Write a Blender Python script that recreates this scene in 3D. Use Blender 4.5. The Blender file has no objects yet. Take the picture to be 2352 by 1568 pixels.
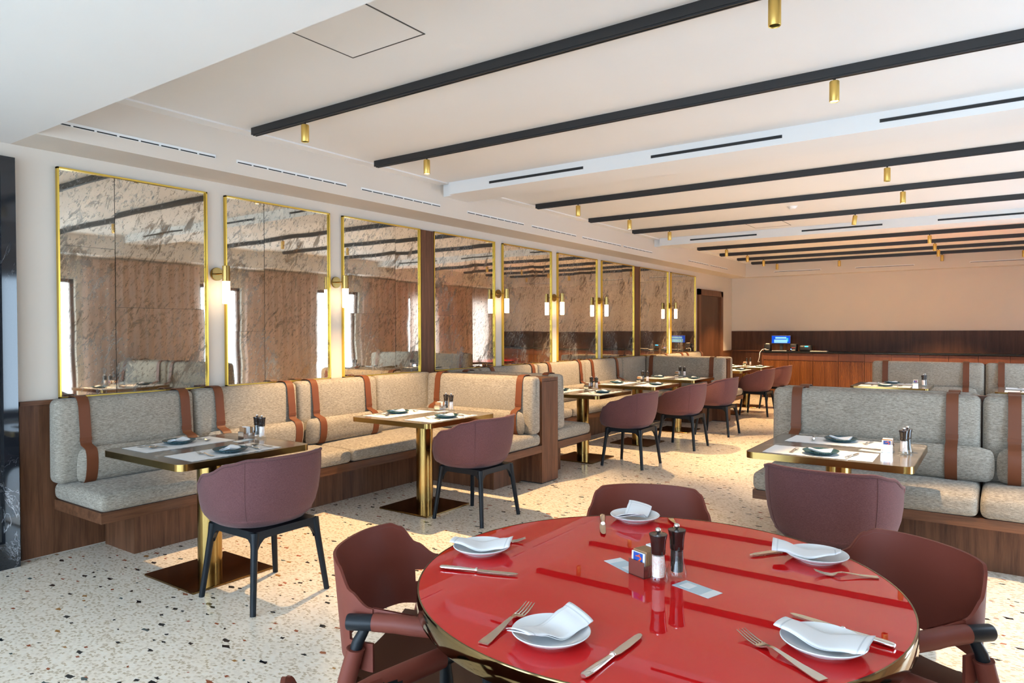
import bpy, bmesh, math, random
from math import pi, sin, cos, radians as R
from mathutils import Vector, Matrix
random.seed(7)
S = bpy.context.scene
COL = S.collection

# ------------------------------------------------------------------ node helpers
class NT:
    def __init__(s, name):
        s.m = bpy.data.materials.new(name); s.m.use_nodes = True
        s.t = s.m.node_tree; s.t.nodes.clear()
        s.out = s.n('ShaderNodeOutputMaterial')
        s.p = s.n('ShaderNodeBsdfPrincipled')
        s.l(s.p.outputs[0], s.out.inputs[0])
    def n(s, typ, **kw):
        x = s.t.nodes.new(typ)
        for k, v in kw.items(): setattr(x, k, v)
        return x
    def l(s, a, b): s.t.links.new(a, b)
    def set(s, **kw):
        for k, v in kw.items():
            i = s.p.inputs[k.replace('_', ' ')]
            i.default_value = (v[0], v[1], v[2], 1) if isinstance(v, tuple) else v
        return s
    def coord(s, scale=(1, 1, 1), kind='Object', rot=(0, 0, 0)):
        c = s.n('ShaderNodeTexCoord'); mp = s.n('ShaderNodeMapping')
        mp.inputs['Scale'].default_value = scale; mp.inputs['Rotation'].default_value = rot
        s.l(c.outputs[kind], mp.inputs['Vector']); return mp.outputs[0]
    def noise(s, vec, scale=5, detail=3, rough=.5, dist=0):
        x = s.n('ShaderNodeTexNoise'); s.l(vec, x.inputs['Vector'])
        x.inputs['Scale'].default_value = scale; x.inputs['Detail'].default_value = detail
        x.inputs['Roughness'].default_value = rough; x.inputs['Distortion'].default_value = dist
        return x.outputs[0]
    def ramp(s, fac, stops, interp='LINEAR'):
        x = s.n('ShaderNodeValToRGB'); x.color_ramp.interpolation = interp
        e = x.color_ramp.elements
        while len(e) < len(stops): e.new(.5)
        for i, (p, c) in enumerate(stops):
            e[i].position = p
            e[i].color = (c, c, c, 1) if not isinstance(c, tuple) else (c[0], c[1], c[2], 1)
        s.l(fac, x.inputs[0]); return x.outputs[0]
    def mix(s, fac, a, b, mode='MIX'):
        x = s.n('ShaderNodeMix', data_type='RGBA', blend_type=mode)
        for v, i in ((fac, 0), (a, 6), (b, 7)):
            if hasattr(v, 'links'): s.l(v, x.inputs[i])
            else: x.inputs[i].default_value = v if i == 0 else (v[0], v[1], v[2], 1)
        return x.outputs[2]
    def math(s, op, a, b=0.0):
        x = s.n('ShaderNodeMath', operation=op)
        for v, i in ((a, 0), (b, 1)):
            if hasattr(v, 'links'): s.l(v, x.inputs[i])
            else: x.inputs[i].default_value = v
        return x.outputs[0]
    def bump(s, h, strength=.3, dist=.002):
        x = s.n('ShaderNodeBump'); x.inputs['Strength'].default_value = strength; x.inputs['Distance'].default_value = dist
        s.l(h, x.inputs['Height']); s.l(x.outputs[0], s.p.inputs['Normal']); return s
    def base(s, c): s.l(c, s.p.inputs['Base Color']); return s

def simple(name, col, rough=.5, metal=0.0, **kw):
    return NT(name).set(Base_Color=col, Roughness=rough, Metallic=metal, **kw).m

M = {}
def paint(name, col, rough=.7):
    t = NT(name).set(Roughness=rough)
    n = t.noise(t.coord(), 1.3, 4)
    t.base(t.mix(t.ramp(n, [(.3, 0.0), (.7, 1.0)]), tuple(c * .97 for c in col), col))
    return t.m
M['wall'] = paint('warm_white_wall_paint', (.66, .585, .505))
M['ceil'] = paint('white_ceiling_paint', (.77, .76, .745))
M['white'] = simple('white_enamel', (.8, .8, .79), .4)
M['dark'] = simple('dark_gap', (.012, .012, .012), .7)

def terrazzo():
    t = NT('terrazzo')
    c = t.coord()
    nz = t.n('ShaderNodeTexNoise'); t.l(c, nz.inputs['Vector']); nz.inputs['Scale'].default_value = 30; nz.inputs['Detail'].default_value = 1
    mx = t.n('ShaderNodeMix', data_type='RGBA'); mx.inputs[0].default_value = .022
    t.l(c, mx.inputs[6]); t.l(nz.outputs['Color'], mx.inputs[7]); wc = mx.outputs[2]
    def vor(scale, sc=(1, 1, 1), metric='EUCLIDEAN', rot=0):
        mp = t.n('ShaderNodeMapping'); mp.inputs['Scale'].default_value = sc; mp.inputs['Rotation'].default_value = (0, 0, rot)
        t.l(wc, mp.inputs['Vector'])
        v = t.n('ShaderNodeTexVoronoi', distance=metric, voronoi_dimensions='2D'); v.inputs['Scale'].default_value = scale
        t.l(mp.outputs[0], v.inputs['Vector'])
        sp = t.n('ShaderNodeSeparateColor'); t.l(v.outputs['Color'], sp.inputs[0])
        return v.outputs['Distance'], sp.outputs
    d0, r0 = vor(46, (1, 1.6, 1), 'MANHATTAN', .6)
    small = t.ramp(r0[0], [(.0, (.86, .76, .63)), (.28, (.77, .665, .525)), (.48, (.93, .85, .73)), (.66, (.60, .485, .345)), (.86, (.70, .58, .44))], 'CONSTANT')
    m0 = t.ramp(d0, [(.48, 1.0), (.60, 0.0)])
    col = t.mix(m0, (.92, .82, .68), small)
    for sc, thr, an, rot, seed in ((6.5, .21, 2.0, .5, 0), (8.5, .16, 1.8, 1.1, 1), (4.6, .15, 2.2, .1, 2)):
        d, r = vor(sc, (1, an, 1), 'MANHATTAN', rot)
        size = t.math('MULTIPLY', t.math('ADD', t.math('MULTIPLY', r[1], .6), .4), thr)
        inside = t.math('LESS_THAN', d, size)
        keep = t.math('GREATER_THAN', r[2], .75)
        mask = t.math('MULTIPLY', inside, keep)
        cc = t.ramp(r[0], [(.0, (.012, .013, .016)), (.38, (.34, .10, .045)), (.60, (.10, .13, .12)), (.74, (.02, .022, .025)), (.86, (.40, .19, .06)), (.93, (.45, .15, .09))], 'CONSTANT')
        col = t.mix(mask, col, cc)
    t.base(col).set(Roughness=.17, Specular_IOR_Level=.5)
    return t.m
M['floor'] = terrazzo()

def wood(name, axis, a, b, rough=.42):
    sc = {'z': (9, 9, .55), 'x': (.55, 9, 9), 'y': (9, .55, 9)}[axis]
    t = NT(name); c = t.coord(sc)
    n1 = t.noise(c, 2.2, 5, .6, .6); n2 = t.noise(c, 14, 3, .6, .2)
    f = t.math('ADD', t.math('MULTIPLY', n1, .75), t.math('MULTIPLY', n2, .25))
    t.base(t.ramp(f, [(.32, a), (.5, tuple((x + y) / 2 for x, y in zip(a, b))), (.68, b)])).set(Roughness=rough, Specular_IOR_Level=.22)
    t.bump(f, .08, .002); return t.m
WA, WB = (.060, .024, .012), (.185, .080, .040)
M['wood_z'] = wood('walnut_vertical', 'z', WA, WB)
M['wood_x'] = wood('walnut_along_x', 'x', WA, WB)
M['wood_y'] = wood('walnut_along_y', 'y', WA, WB)
M['wood_far'] = wood('walnut_dark_panel', 'z', (.042, .017, .009), (.095, .042, .024))
M['wood_red'] = wood('walnut_red_drawer', 'z', (.10, .036, .020), (.15, .057, .031), .35)
M['wood_slat'] = wood('teak_slats', 'z', (.09, .028, .009), (.23, .085, .027), .35)

def fabric(name, a, b, sc=(60, 60, 240), bstr=.5):
    t = NT(name); c = t.coord(sc)
    n = t.noise(c, 1.6, 3, .65); n2 = t.noise(t.coord((1, 1, 1)), 420, 2, .6)
    n3 = t.noise(t.coord((1, 1, 1)), 4, 2)
    f = t.math('ADD', t.math('MULTIPLY', n, .6), t.math('MULTIPLY', n2, .4))
    cc = t.ramp(f, [(.34, a), (.64, b)])
    t.base(t.mix(t.ramp(n3, [(.3, 0.0), (.7, .16)]), cc, tuple(x * .8 for x in a)))
    t.set(Roughness=.95, Specular_IOR_Level=.15, Sheen_Weight=.12)
    t.bump(f, bstr, .0025); return t.m
M['fab'] = fabric('heather_bench_fabric', (.115, .096, .074), (.49, .435, .36), (28, 28, 190), .4)
M['mauve'] = fabric('mauve_chair_weave', (.088, .035, .036), (.185, .083, .085), (70, 70, 520), .15)

def leather(name, col, rough=.42, sc=180):
    t = NT(name); n = t.noise(t.coord(), sc, 3, .6)
    n2 = t.noise(t.coord(), 3, 2)
    t.base(t.mix(t.ramp(n2, [(.3, 0.0), (.7, 1.0)]), tuple(c * .85 for c in col), col)).set(Roughness=rough, Specular_IOR_Level=.3)
    t.bump(n, .12, .001); return t.m
M['ox'] = leather('oxblood_leather', (.185, .042, .027), .5)
M['seatlea'] = leather('brown_seat_leather', (.105, .038, .020), .38)
M['tan'] = leather('tan_strap_leather', (.155, .047, .018), .5)
M['brass'] = NT('brushed_brass').set(Base_Color=(.35, .228, .075), Metallic=1.0, Roughness=.2).m
M['rim'] = NT('bronze_rim').set(Base_Color=(.21, .145, .065), Metallic=1.0, Roughness=.09).m
M['brassdark'] = NT('bronze_plate').set(Base_Color=(.22, .125, .045), Metallic=1.0, Roughness=.16).m
M['gold'] = NT('gold_frame').set(Base_Color=(.80, .55, .10), Metallic=1.0, Roughness=.33).m
M['goldp'] = NT('gold_spot_housing').set(Base_Color=(.72, .48, .13), Metallic=.85, Roughness=.42).m
M['black'] = simple('black_lacquer', (.008, .009, .011), .3, Specular_IOR_Level=.25)
M['track'] = simple('black_track_aluminium', (.014, .014, .015), .45)
M['leg'] = simple('blue_black_stained_wood', (.006, .0085, .012), .42, Specular_IOR_Level=.25)
M['tube'] = simple('blue_black_tube', (.008, .011, .015), .4, Specular_IOR_Level=.25)
M['steel'] = NT('cutlery_steel').set(Base_Color=(.66, .61, .54), Metallic=1.0, Roughness=.16).m
M['silver'] = NT('polished_silver').set(Base_Color=(.8, .78, .75), Metallic=1.0, Roughness=.1).m
M['red'] = NT('red_lacquer').set(Base_Color=(.64, .009, .010), Roughness=.01, Specular_IOR_Level=.40).m
M['porc'] = NT('white_porcelain').set(Base_Color=(.80, .81, .82), Roughness=.1, Specular_IOR_Level=.6).m
M['paper'] = simple('white_paper', (.82, .81, .80), .7)
M['cream'] = simple('paper_cream', (.72, .66, .58), .7)
M['brown'] = simple('brown_sachet_paper', (.34, .18, .085), .65)
M['bluep'] = simple('blue_print', (.02, .09, .42), .4)
M['orange'] = simple('orange_print', (.85, .12, .03), .4)
M['card'] = simple('pale_blue_card', (.50, .61, .67), .5)
M['cardw'] = simple('white_card_print', (.78, .80, .82), .5)
M['mtop'] = NT('mill_black_gloss').set(Base_Color=(.018, .010, .008), Roughness=.08, Specular_IOR_Level=.7).m
M['salt'] = simple('pink_salt', (.80, .62, .54), .6)
M['pepper'] = NT('peppercorns').m
t = NT('peppercorn_fill'); v = t.n('ShaderNodeTexVoronoi'); t.l(t.coord(), v.inputs['Vector']); v.inputs['Scale'].default_value = 260
t.base(t.ramp(v.outputs['Distance'], [(.2, (.035, .024, .018)), (.7, (.005, .004, .004))])).set(Roughness=.5); M['pepper'] = t.m
t = NT('salt_fill'); v = t.n('ShaderNodeTexVoronoi'); t.l(t.coord(), v.inputs['Vector']); v.inputs['Scale'].default_value = 300
sp = t.n('ShaderNodeSeparateColor'); t.l(v.outputs['Color'], sp.inputs[0])
t.base(t.ramp(sp.outputs[0], [(.2, (.86, .72, .66)), (.6, (.84, .58, .48)), (.9, (.9, .84, .8))])).set(Roughness=.5); M['salt'] = t.m

def glassy(name, tint=(1, 1, 1), refl=.12):
    t = NT(name); tr = t.n('ShaderNodeBsdfTransparent'); tr.inputs[0].default_value = (*tint, 1)
    gl = t.n('ShaderNodeBsdfGlossy'); gl.inputs['Roughness'].default_value = .02
    fr = t.n('ShaderNodeFresnel'); fr.inputs[0].default_value = 1.5
    mx = t.n('ShaderNodeMixShader'); gm = t.n('ShaderNodeNewGeometry'); t.l(t.math('MULTIPLY', t.math('ADD', fr.outputs[0], refl - .10), t.math('SUBTRACT', 1.0, gm.outputs['Backfacing'])), mx.inputs[0])
    t.l(tr.outputs[0], mx.inputs[1]); t.l(gl.outputs[0], mx.inputs[2]); t.l(mx.outputs[0], t.out.inputs[0]); return t.m
M['glass'] = glassy('clear_mill_glass', (.93, .95, .95), .14)
M['pane'] = glassy('window_glass', (.97, .985, .99), .10)

def teal():
    t = NT('teal_glaze'); c = t.n('ShaderNodeTexCoord'); sx = t.n('ShaderNodeSeparateXYZ'); t.l(c.outputs['Object'], sx.inputs[0])
    a = t.math('ARCTAN2', sx.outputs[1], sx.outputs[0]); w = t.math('SINE', t.math('MULTIPLY', a, 60))
    t.base(t.mix(t.ramp(w, [(.0, 0.0), (1.0, 1.0)]), (.012, .048, .064), (.022, .085, .105))).set(Roughness=.22)
    t.bump(w, .25, .002); return t.m
M['teal'] = teal()

def linen():
    t = NT('white_linen'); c = t.n('ShaderNodeUVMap'); sx = t.n('ShaderNodeSeparateXYZ'); t.l(c.outputs[0], sx.inputs[0])
    def line(o, p):
        d = t.math('ABSOLUTE', t.math('SUBTRACT', o, p)); return t.math('LESS_THAN', d, .010)
    m = t.math('MAXIMUM', t.math('MAXIMUM', line(sx.outputs[0], .08), line(sx.outputs[0], .92)), line(sx.outputs[1], .88))
    t.base(t.mix(m, (.82, .82, .83), (.62, .63, .65))).set(Roughness=.85, Sheen_Weight=.1)
    t.bump(t.noise(t.coord(), 900, 1), .08, .0005); return t.m
M['linen'] = linen()

def stone():
    t = NT('taupe_marble'); c = t.coord()
    n = t.noise(c, 2.3, 6, .6, 1.2); d = t.math('ABSOLUTE', t.math('SUBTRACT', n, .5))
    v = t.ramp(d, [(.0, 1.0), (.012, .35), (.03, 0.0)])
    n2 = t.noise(c, 1.1, 3); msk = t.ramp(n2, [(.5, 0.0), (.62, .8)])
    b = t.mix(t.ramp(t.noise(c, 6, 4), [(.3, 0.0), (.7, 1.0)]), (.115, .10, .085), (.18, .16, .14))
    t.base(t.mix(t.math('MULTIPLY', v, msk), b, (.66, .61, .55))).set(Roughness=.13, Specular_IOR_Level=.55); return t.m
M['stone'] = stone()

def blackmarble():
    t = NT('black_veined_marble'); c = t.coord((1, 1, .5))
    n = t.noise(c, 5, 7, .62, 1.6); d = t.math('ABSOLUTE', t.math('SUBTRACT', n, .5))
    v = t.ramp(d, [(.0, 1.0), (.006, .3), (.014, 0.0)]); msk = t.ramp(t.noise(c, 3.5, 2), [(.5, 0.0), (.66, .8)])
    t.base(t.mix(t.math('MULTIPLY', v, msk), (.012, .014, .018), (.5, .5, .52))).set(Roughness=.06, Specular_IOR_Level=.6); return t.m
M['bmarble'] = blackmarble()

def mirror():
    t = NT('antiqued_mirror'); c = t.coord((1, 1, 1), rot=(.55, 0, 0))
    c2 = t.n('ShaderNodeMapping'); c2.inputs['Scale'].default_value = (1, 2.6, 1); t.l(c, c2.inputs['Vector'])
    a = t.noise(c2.outputs[0], 7.5, 7, .72, .9); b = t.noise(c2.outputs[0], 1.5, 3, .5, .3)
    f = t.math('ADD', t.math('MULTIPLY', a, .62), t.math('MULTIPLY', b, .38))
    m1 = t.ramp(f, [(.53, 0.0), (.57, .6), (.63, .85)])
    a2 = t.noise(c2.outputs[0], 26, 5, .7, .4); m2 = t.ramp(a2, [(.545, 0.0), (.60, .65)])
    msk = t.math('MAXIMUM', m1, m2)
    pc = t.ramp(t.noise(c, 1.7, 3), [(.46, (.125, .075, .042)), (.60, (.22, .205, .18))])
    film = t.noise(c2.outputs[0], 2.2, 4)
    mfilm = t.ramp(film, [(.35, .06), (.7, .22)])
    msk = t.math('MAXIMUM', msk, mfilm)
    t.base((.78, .715, .60) and t.mix(1.0, (.78, .715, .60), (.78, .715, .60)))
    t.set(Metallic=1.0, Roughness=.02)
    wav = t.n('ShaderNodeBump'); wav.inputs['Strength'].default_value = .14; wav.inputs['Distance'].default_value = .006
    t.l(t.noise(t.coord((1, 1, 1)), 2.2, 1), wav.inputs['Height']); t.l(wav.outputs[0], t.p.inputs['Normal'])
    df = t.n('ShaderNodeBsdfDiffuse'); t.l(pc, df.inputs[0])
    mx = t.n('ShaderNodeMixShader'); t.l(msk, mx.inputs[0]); t.l(t.p.outputs[0], mx.inputs[1]); t.l(df.outputs[0], mx.inputs[2])
    t.l(mx.outputs[0], t.out.inputs[0]); return t.m
M['mirror'] = mirror()

def curtain():
    t = NT('brown_sheer_curtain'); df = t.n('ShaderNodeBsdfDiffuse'); df.inputs[0].default_value = (.72, .57, .50, 1)
    tl = t.n('ShaderNodeBsdfTranslucent'); tl.inputs[0].default_value = (.68, .53, .46, 1)
    mx = t.n('ShaderNodeMixShader'); mx.inputs[0].default_value = .4
    t.l(df.outputs[0], mx.inputs[1]); t.l(tl.outputs[0], mx.inputs[2]); t.l(mx.outputs[0], t.out.inputs[0]); return t.m
M['curtain'] = curtain()

def emit(name, col, st):
    t = NT(name); e = t.n('ShaderNodeEmission'); e.inputs[0].default_value = (*col, 1); e.inputs[1].default_value = st
    t.l(e.outputs[0], t.out.inputs[0]); return t.m
M['lamp'] = emit('lamp_lens_lit', (1, .86, .66), 9)
M['sconce'] = emit('sconce_glass_lit', (1, .74, .44), 7)
M['scr_blue'] = emit('screen_blue', (.015, .10, .75), .55)
M['scr_cyan'] = emit('screen_cyan', (.05, .60, .75), .6)
M['scr_white'] = emit('screen_white', (.30, .62, .72), .7)
M['led'] = emit('blue_led', (.08, .2, 1), 6)
M['lcd'] = emit('lcd_display', (.05, .5, .95), 1.6)
M['redp'] = simple('red_print', (.6, .05, .03), .4)
M['plastic'] = simple('black_plastic', (.012, .012, .013), .45)
M['grey'] = simple('dark_grey_plastic', (.05, .05, .05), .5)

# ------------------------------------------------------------------ mesh helpers
class MB:
    def __init__(s): s.v = []; s.f = []; s.uv = None
    def add(s, v, f, mat=None):
        o = len(s.v)
        s.v += [tuple(mat @ Vector(p)) if mat else tuple(p) for p in v]
        s.f += [tuple(i + o for i in q) for q in f]; return s
    def box(s, x0, x1, y0, y1, z0, z1, mat=None):
        v = [(x0, y0, z0), (x1, y0, z0), (x1, y1, z0), (x0, y1, z0), (x0, y0, z1), (x1, y0, z1), (x1, y1, z1), (x0, y1, z1)]
        return s.add(v, [(0, 3, 2, 1), (4, 5, 6, 7), (0, 1, 5, 4), (1, 2, 6, 5), (2, 3, 7, 6), (3, 0, 4, 7)], mat)
    def rbox(s, x0, x1, y0, y1, z0, z1, r=.01, n=2, bulge=(0, 0, 0), mat=None, sub=1):
        h = [(x1 - x0) / 2, (y1 - y0) / 2, (z1 - z0) / 2]; c = [(x0 + x1) / 2, (y0 + y1) / 2, (z0 + z1) / 2]
        r = min(r, *[q * .999 for q in h])
        def ax(q):
            a = [-q + r * (1 - cos(pi / 2 * i / n)) * 1.0 for i in range(n + 1)]
            b = [-x for x in reversed(a)]
            mid = [a[-1] + (b[0] - a[-1]) * k / sub for k in range(1, sub)] if b[0] - a[-1] > 1e-6 else []
            return a + mid + b if b[0] - a[-1] > 1e-6 else a + b[1:]
        A = [ax(q) for q in h]; idx = {}; V = []; F = []
        def vid(p):
            k = tuple(round(x, 7) for x in p)
            if k not in idx: idx[k] = len(V); V.append(k)
            return idx[k]
        for d in range(3):
            u, w = (d + 1) % 3, (d + 2) % 3
            for sg in (-1, 1):
                for i in range(len(A[u]) - 1):
                    for j in range(len(A[w]) - 1):
                        q = []
                        for a, b in ((i, j), (i + 1, j), (i + 1, j + 1), (i, j + 1)):
                            p = [0, 0, 0]; p[d] = sg * h[d]; p[u] = A[u][a]; p[w] = A[w][b]; q.append(vid(p))
                        F.append(tuple(q) if sg > 0 else tuple(reversed(q)))
        out = []
        for p in V:
            q = [max(-(h[i] - r), min(h[i] - r, p[i])) for i in range(3)]; d = Vector([p[i] - q[i] for i in range(3)])
            if d.length > 1e-9: d = d.normalized() * r
            o = [q[i] + d[i] for i in range(3)]
            for i in range(3):
                if bulge[i]:
                    a, b = [(j) for j in range(3) if j != i]
                    k = max(0, 1 - (o[a] / h[a]) ** 4) * max(0, 1 - (o[b] / h[b]) ** 4)
                    o[i] += bulge[i] * k * (o[i] / h[i])
            out.append((o[0] + c[0], o[1] + c[1], o[2] + c[2]))
        return s.add(out, F, mat)
    def tube(s, pts, rad, n=10, closed=False, caps=True, flat=1.0, mat=None):
        P = [Vector(p) for p in pts]; m = len(P)
        rads = rad if isinstance(rad, (list, tuple)) else [rad] * m
        V = []; F = []; up = None
        for i in range(m):
            if closed: d = P[(i + 1) % m] - P[i - 1]
            else: d = P[min(i + 1, m - 1)] - P[max(i - 1, 0)]
            d.normalize()
            if up is None:
                up = Vector((0, 0, 1)) if abs(d.z) < .9 else Vector((0, 1, 0))
            x = d.cross(up)
            if x.length < 1e-6: x = d.orthogonal()
            x.normalize(); y = x.cross(d).normalized(); up = y
            for k in range(n):
                a = 2 * pi * k / n + pi / n
                V.append(P[i] + x * cos(a) * rads[i] + y * sin(a) * rads[i] * flat)
        L = m if closed else m - 1
        for i in range(L):
            for k in range(n):
                a, b = i * n, ((i + 1) % m) * n
                F.append((a + k, a + (k + 1) % n, b + (k + 1) % n, b + k))
        if caps and not closed:
            F.append(tuple(reversed(range(n)))); F.append(tuple(range((m - 1) * n, m * n)))
        return s.add(V, F, mat)
    def lathe(s, prof, n=32, mat=None, ang=None):
        V = []; F = []; m = len(prof)
        for i, (r, z) in enumerate(prof):
            for k in range(n):
                a = 2 * pi * k / n; V.append((r * cos(a), r * sin(a), z))
        for i in range(m - 1):
            for k in range(n):
                F.append((i * n + k, i * n + (k + 1) % n, (i + 1) * n + (k + 1) % n, (i + 1) * n + k))
        return s.add(V, F, mat)
    def prism(s, out, z0, z1, ch=0.0, mat=None):
        n = len(out); rings = [(out, z0), (out, z1)]
        if ch:
            cx = sum(p[0] for p in out) / n; cy = sum(p[1] for p in out) / n
            ins = []
            for x, y in out:
                d = math.hypot(x - cx, y - cy); k = (d - ch) / d; ins.append((cx + (x - cx) * k, cy + (y - cy) * k))
            rings = [(ins, z0), (out, z0 + ch), (out, z1 - ch), (ins, z1)]
        V = [(x, y, z) for o, z in rings for x, y in o]; F = []
        for i in range(len(rings) - 1):
            for k in range(n): F.append((i * n + k, i * n + (k + 1) % n, (i + 1) * n + (k + 1) % n, (i + 1) * n + k))
        F.append(tuple(reversed(range(n)))); b = (len(rings) - 1) * n; F.append(tuple(range(b, b + n)))
        return s.add(V, F, mat)
    def grid(s, fn, nu, nv, cu=False, flip=False, mat=None):
        V = [fn(i / (nu if cu else nu - 1), j / (nv - 1)) for j in range(nv) for i in range(nu)]; F = []
        for j in range(nv - 1):
            for i in range(nu if cu else nu - 1):
                q = (j * nu + i, j * nu + (i + 1) % nu, (j + 1) * nu + (i + 1) % nu, (j + 1) * nu + i)
                F.append(tuple(reversed(q)) if flip else q)
        return s.add(V, F, mat)
    def sheet(s, fn, th, nu, nv):
        """closed thin cloth: fn(u,v) -> point; thickness downwards along z; keeps UVs"""
        V = []; uv = []
        for side in (0, 1):
            for j in range(nv):
                for i in range(nu):
                    p = fn(i / (nu - 1), j / (nv - 1)); V.append((p[0], p[1], p[2] - side * th)); uv.append((i / (nu - 1), j / (nv - 1)))
        F = []; N = nu * nv
        for j in range(nv - 1):
            for i in range(nu - 1):
                q = (j * nu + i, j * nu + i + 1, (j + 1) * nu + i + 1, (j + 1) * nu + i)
                F.append(q); F.append(tuple(reversed([k + N for k in q])))
        b = [i for i in range(nu)] + [j * nu + nu - 1 for j in range(1, nv)] + [(nv - 1) * nu + i for i in range(nu - 2, -1, -1)] + [j * nu for j in range(nv - 2, 0, -1)]
        for k in range(len(b)):
            a, c = b[k], b[(k + 1) % len(b)]; F.append((a + N, c + N, c, a))
        s.uv = (s.uv or []) + uv
        return s.add(V, F)
    def mesh(s, name, mat, smooth=40, off=None):
        me = bpy.data.meshes.new(name)
        v = s.v if off is None else [(p[0] - off[0], p[1] - off[1], p[2] - off[2]) for p in s.v]
        me.from_pydata(v, [], s.f); me.validate(); me.update()
        bm = bmesh.new(); bm.from_mesh(me); bmesh.ops.recalc_face_normals(bm, faces=bm.faces); bm.to_mesh(me); bm.free()
        me.materials.append(M[mat] if isinstance(mat, str) else mat)
        if s.uv:
            ul = me.uv_layers.new(name='UVMap')
            for lp in me.loops: ul.data[lp.index].uv = s.uv[lp.vertex_index]
        if smooth:
            me.polygons.foreach_set('use_smooth', [True] * len(me.polygons)); me.set_sharp_from_angle(angle=R(smooth))
        return me

def link(name, me, parent=None, loc=(0, 0, 0), rz=0):
    o = bpy.data.objects.new(name, me); COL.objects.link(o)
    o.location = loc; o.rotation_euler = (0, 0, rz)
    if parent is not None: o.parent = parent
    return o
def tag(o, label, cat, group=None, kind=None):
    o['label'] = label; o['category'] = cat
    if group: o['group'] = group
    if kind: o['kind'] = kind
    return o
def thing(name, label, cat, loc=(0, 0, 0), rz=0, group=None):
    return tag(link(name, None, None, loc, rz), label, cat, group)
def struct(name, mb, mat, smooth=0):
    o = link(name, mb.mesh(name, mat, smooth)); o['kind'] = 'structure'; return o
def part(name, mb, mat, parent, smooth=40, world=False):
    """mesh child; world=True means the MB was built in world coordinates (parent unrotated)"""
    off = None
    if world:
        off = Vector((0, 0, 0)); p = parent
        while p is not None: off = off + Vector(p.location); p = p.parent
    return link(name, mb.mesh(name, mat, smooth, off), parent)

def rrect(hx, hy, r, n=6, cx=0, cy=0):
    o = []
    for sx, sy, a0 in ((1, 1, 0), (-1, 1, 90), (-1, -1, 180), (1, -1, 270)):
        for k in range(n + 1):
            a = R(a0 + 90 * k / n); o.append((cx + sx * (hx - r) + r * cos(a), cy + sy * (hy - r) + r * sin(a)))
    return o
def circ(r, n=48, cx=0, cy=0): return [(cx + r * cos(2 * pi * k / n), cy + r * sin(2 * pi * k / n)) for k in range(n)]
def ip(x, tab):
    if x <= tab[0][0]: return tab[0][1]
    for (a, b), (c, d) in zip(tab, tab[1:]):
        if x <= c:
            t = (x - a) / (c - a); t = t * t * (3 - 2 * t); return b + (d - b) * t
    return tab[-1][1]

# ------------------------------------------------------------------ room shell
XL, XR, YF, YB = -5.045, 1.42, 15.87, -3.4
ZC, ZS = 2.935, 2.62           # bay ceiling, soffit
SXL, SXR, YS, YE = -4.66, 1.04, 1.745, 15.62
struct('floor', MB().box(XL - .2, XR + .2, YB - .2, YF + .2, -.1, 0), 'floor')
struct('wall_left', MB().box(XL - .15, XL, YB, YF, 0, 3.1), 'wall')
struct('wall_far', MB().box(XL, XR, YF, YF + .15, 0, 3.1), 'wall')
wins_r = [(-2.6, -1.5), (3.75, 4.84), (6.85, 7.72), (9.35, 10.45), (12.0, 12.9), (14.4, 15.2)]
mb = MB(); y = YB
for a, b in wins_r:
    mb.box(XR, XR + .15, y, a, 0, 3.1); mb.box(XR, XR + .15, a, b, 2.28, 3.1); y = b
mb.box(XR, XR + .15, y, YF, 0, 3.1)
struct('wall_right', mb, 'wall')
wins_b = [(-4.8, -3.0), (-2.7, -.9), (-.6, 1.2)]
mb = MB(); x = XL
for a, b in wins_b:
    mb.box(x, a, YB - .15, YB, 0, 3.1); mb.box(a, b, YB - .15, YB, 2.5, 3.1); x = b
mb.box(x, XR, YB - .15, YB, 0, 3.1)
struct('wall_back', mb, 'wall')
k = 1
for (a, b) in wins_r:
    e = link('window_%d' % k, None, None, (XR + .08, (a + b) / 2, 0)); e['kind'] = 'structure'
    fr = MB(); 
    for yy in (a, b - .05): fr.box(XR + .05, XR + .11, yy, yy + .05, .0, 2.28)
    fr.box(XR + .05, XR + .11, a, b, 0, .06); fr.box(XR + .05, XR + .11, a, b, 2.22, 2.28)
    part('window_frame', fr, 'wood_z', e, 0, True); part('window_pane', MB().box(XR + .078, XR + .082, a + .05, b - .05, .06, 2.22), 'pane', e, 0, True); k += 1
for (a, b) in wins_b:
    e = link('window_%d' % k, None, None, ((a + b) / 2, YB - .08, 0)); e['kind'] = 'structure'
    fr = MB()
    for xx in (a, b - .05, (a + b) / 2 - .025): fr.box(xx, xx + .05, YB - .11, YB - .05, 0, 2.5)
    fr.box(a, b, YB - .11, YB - .05, 0, .06); fr.box(a, b, YB - .11, YB - .05, 2.44, 2.5)
    part('window_frame', fr, 'track', e, 0, True); part('window_pane', MB().box(a + .05, b - .05, YB - .082, YB - .078, .06, 2.44), 'pane', e, 0, True); k += 1
# ceiling: high bays, lower perimeter soffit
struct('ceiling', MB().box(XL, XR, YS, YF, ZC, ZC + .12), 'ceil')
mb = MB()
mb.box(XL, XR, YB, YS, ZS, ZC + .1)
struct('trim_1', mb, 'ceil')
struct('trim_2', MB().box(XL, SXL, YS, YF, ZS, ZC), 'wall')
struct('trim_3', MB().box(SXR, XR, YS, YF, ZS, ZC), 'ceil')
struct('trim_4', MB().box(SXL, SXR, YE, YF, ZS, ZC), 'wall')
BY = [(5.34, 5.78), (10.6, 11.06)]
ZB = 2.815
for i, (a, b) in enumerate(BY): struct('trim_%d' % (5 + i), MB().box(SXL + .12, SXR - .12, a, b, ZB, ZC).box(SXL, SXL + .12, a + .06, b, ZB, ZC).box(SXR - .12, SXR, a + .06, b, ZB, ZC), 'ceil')
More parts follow.
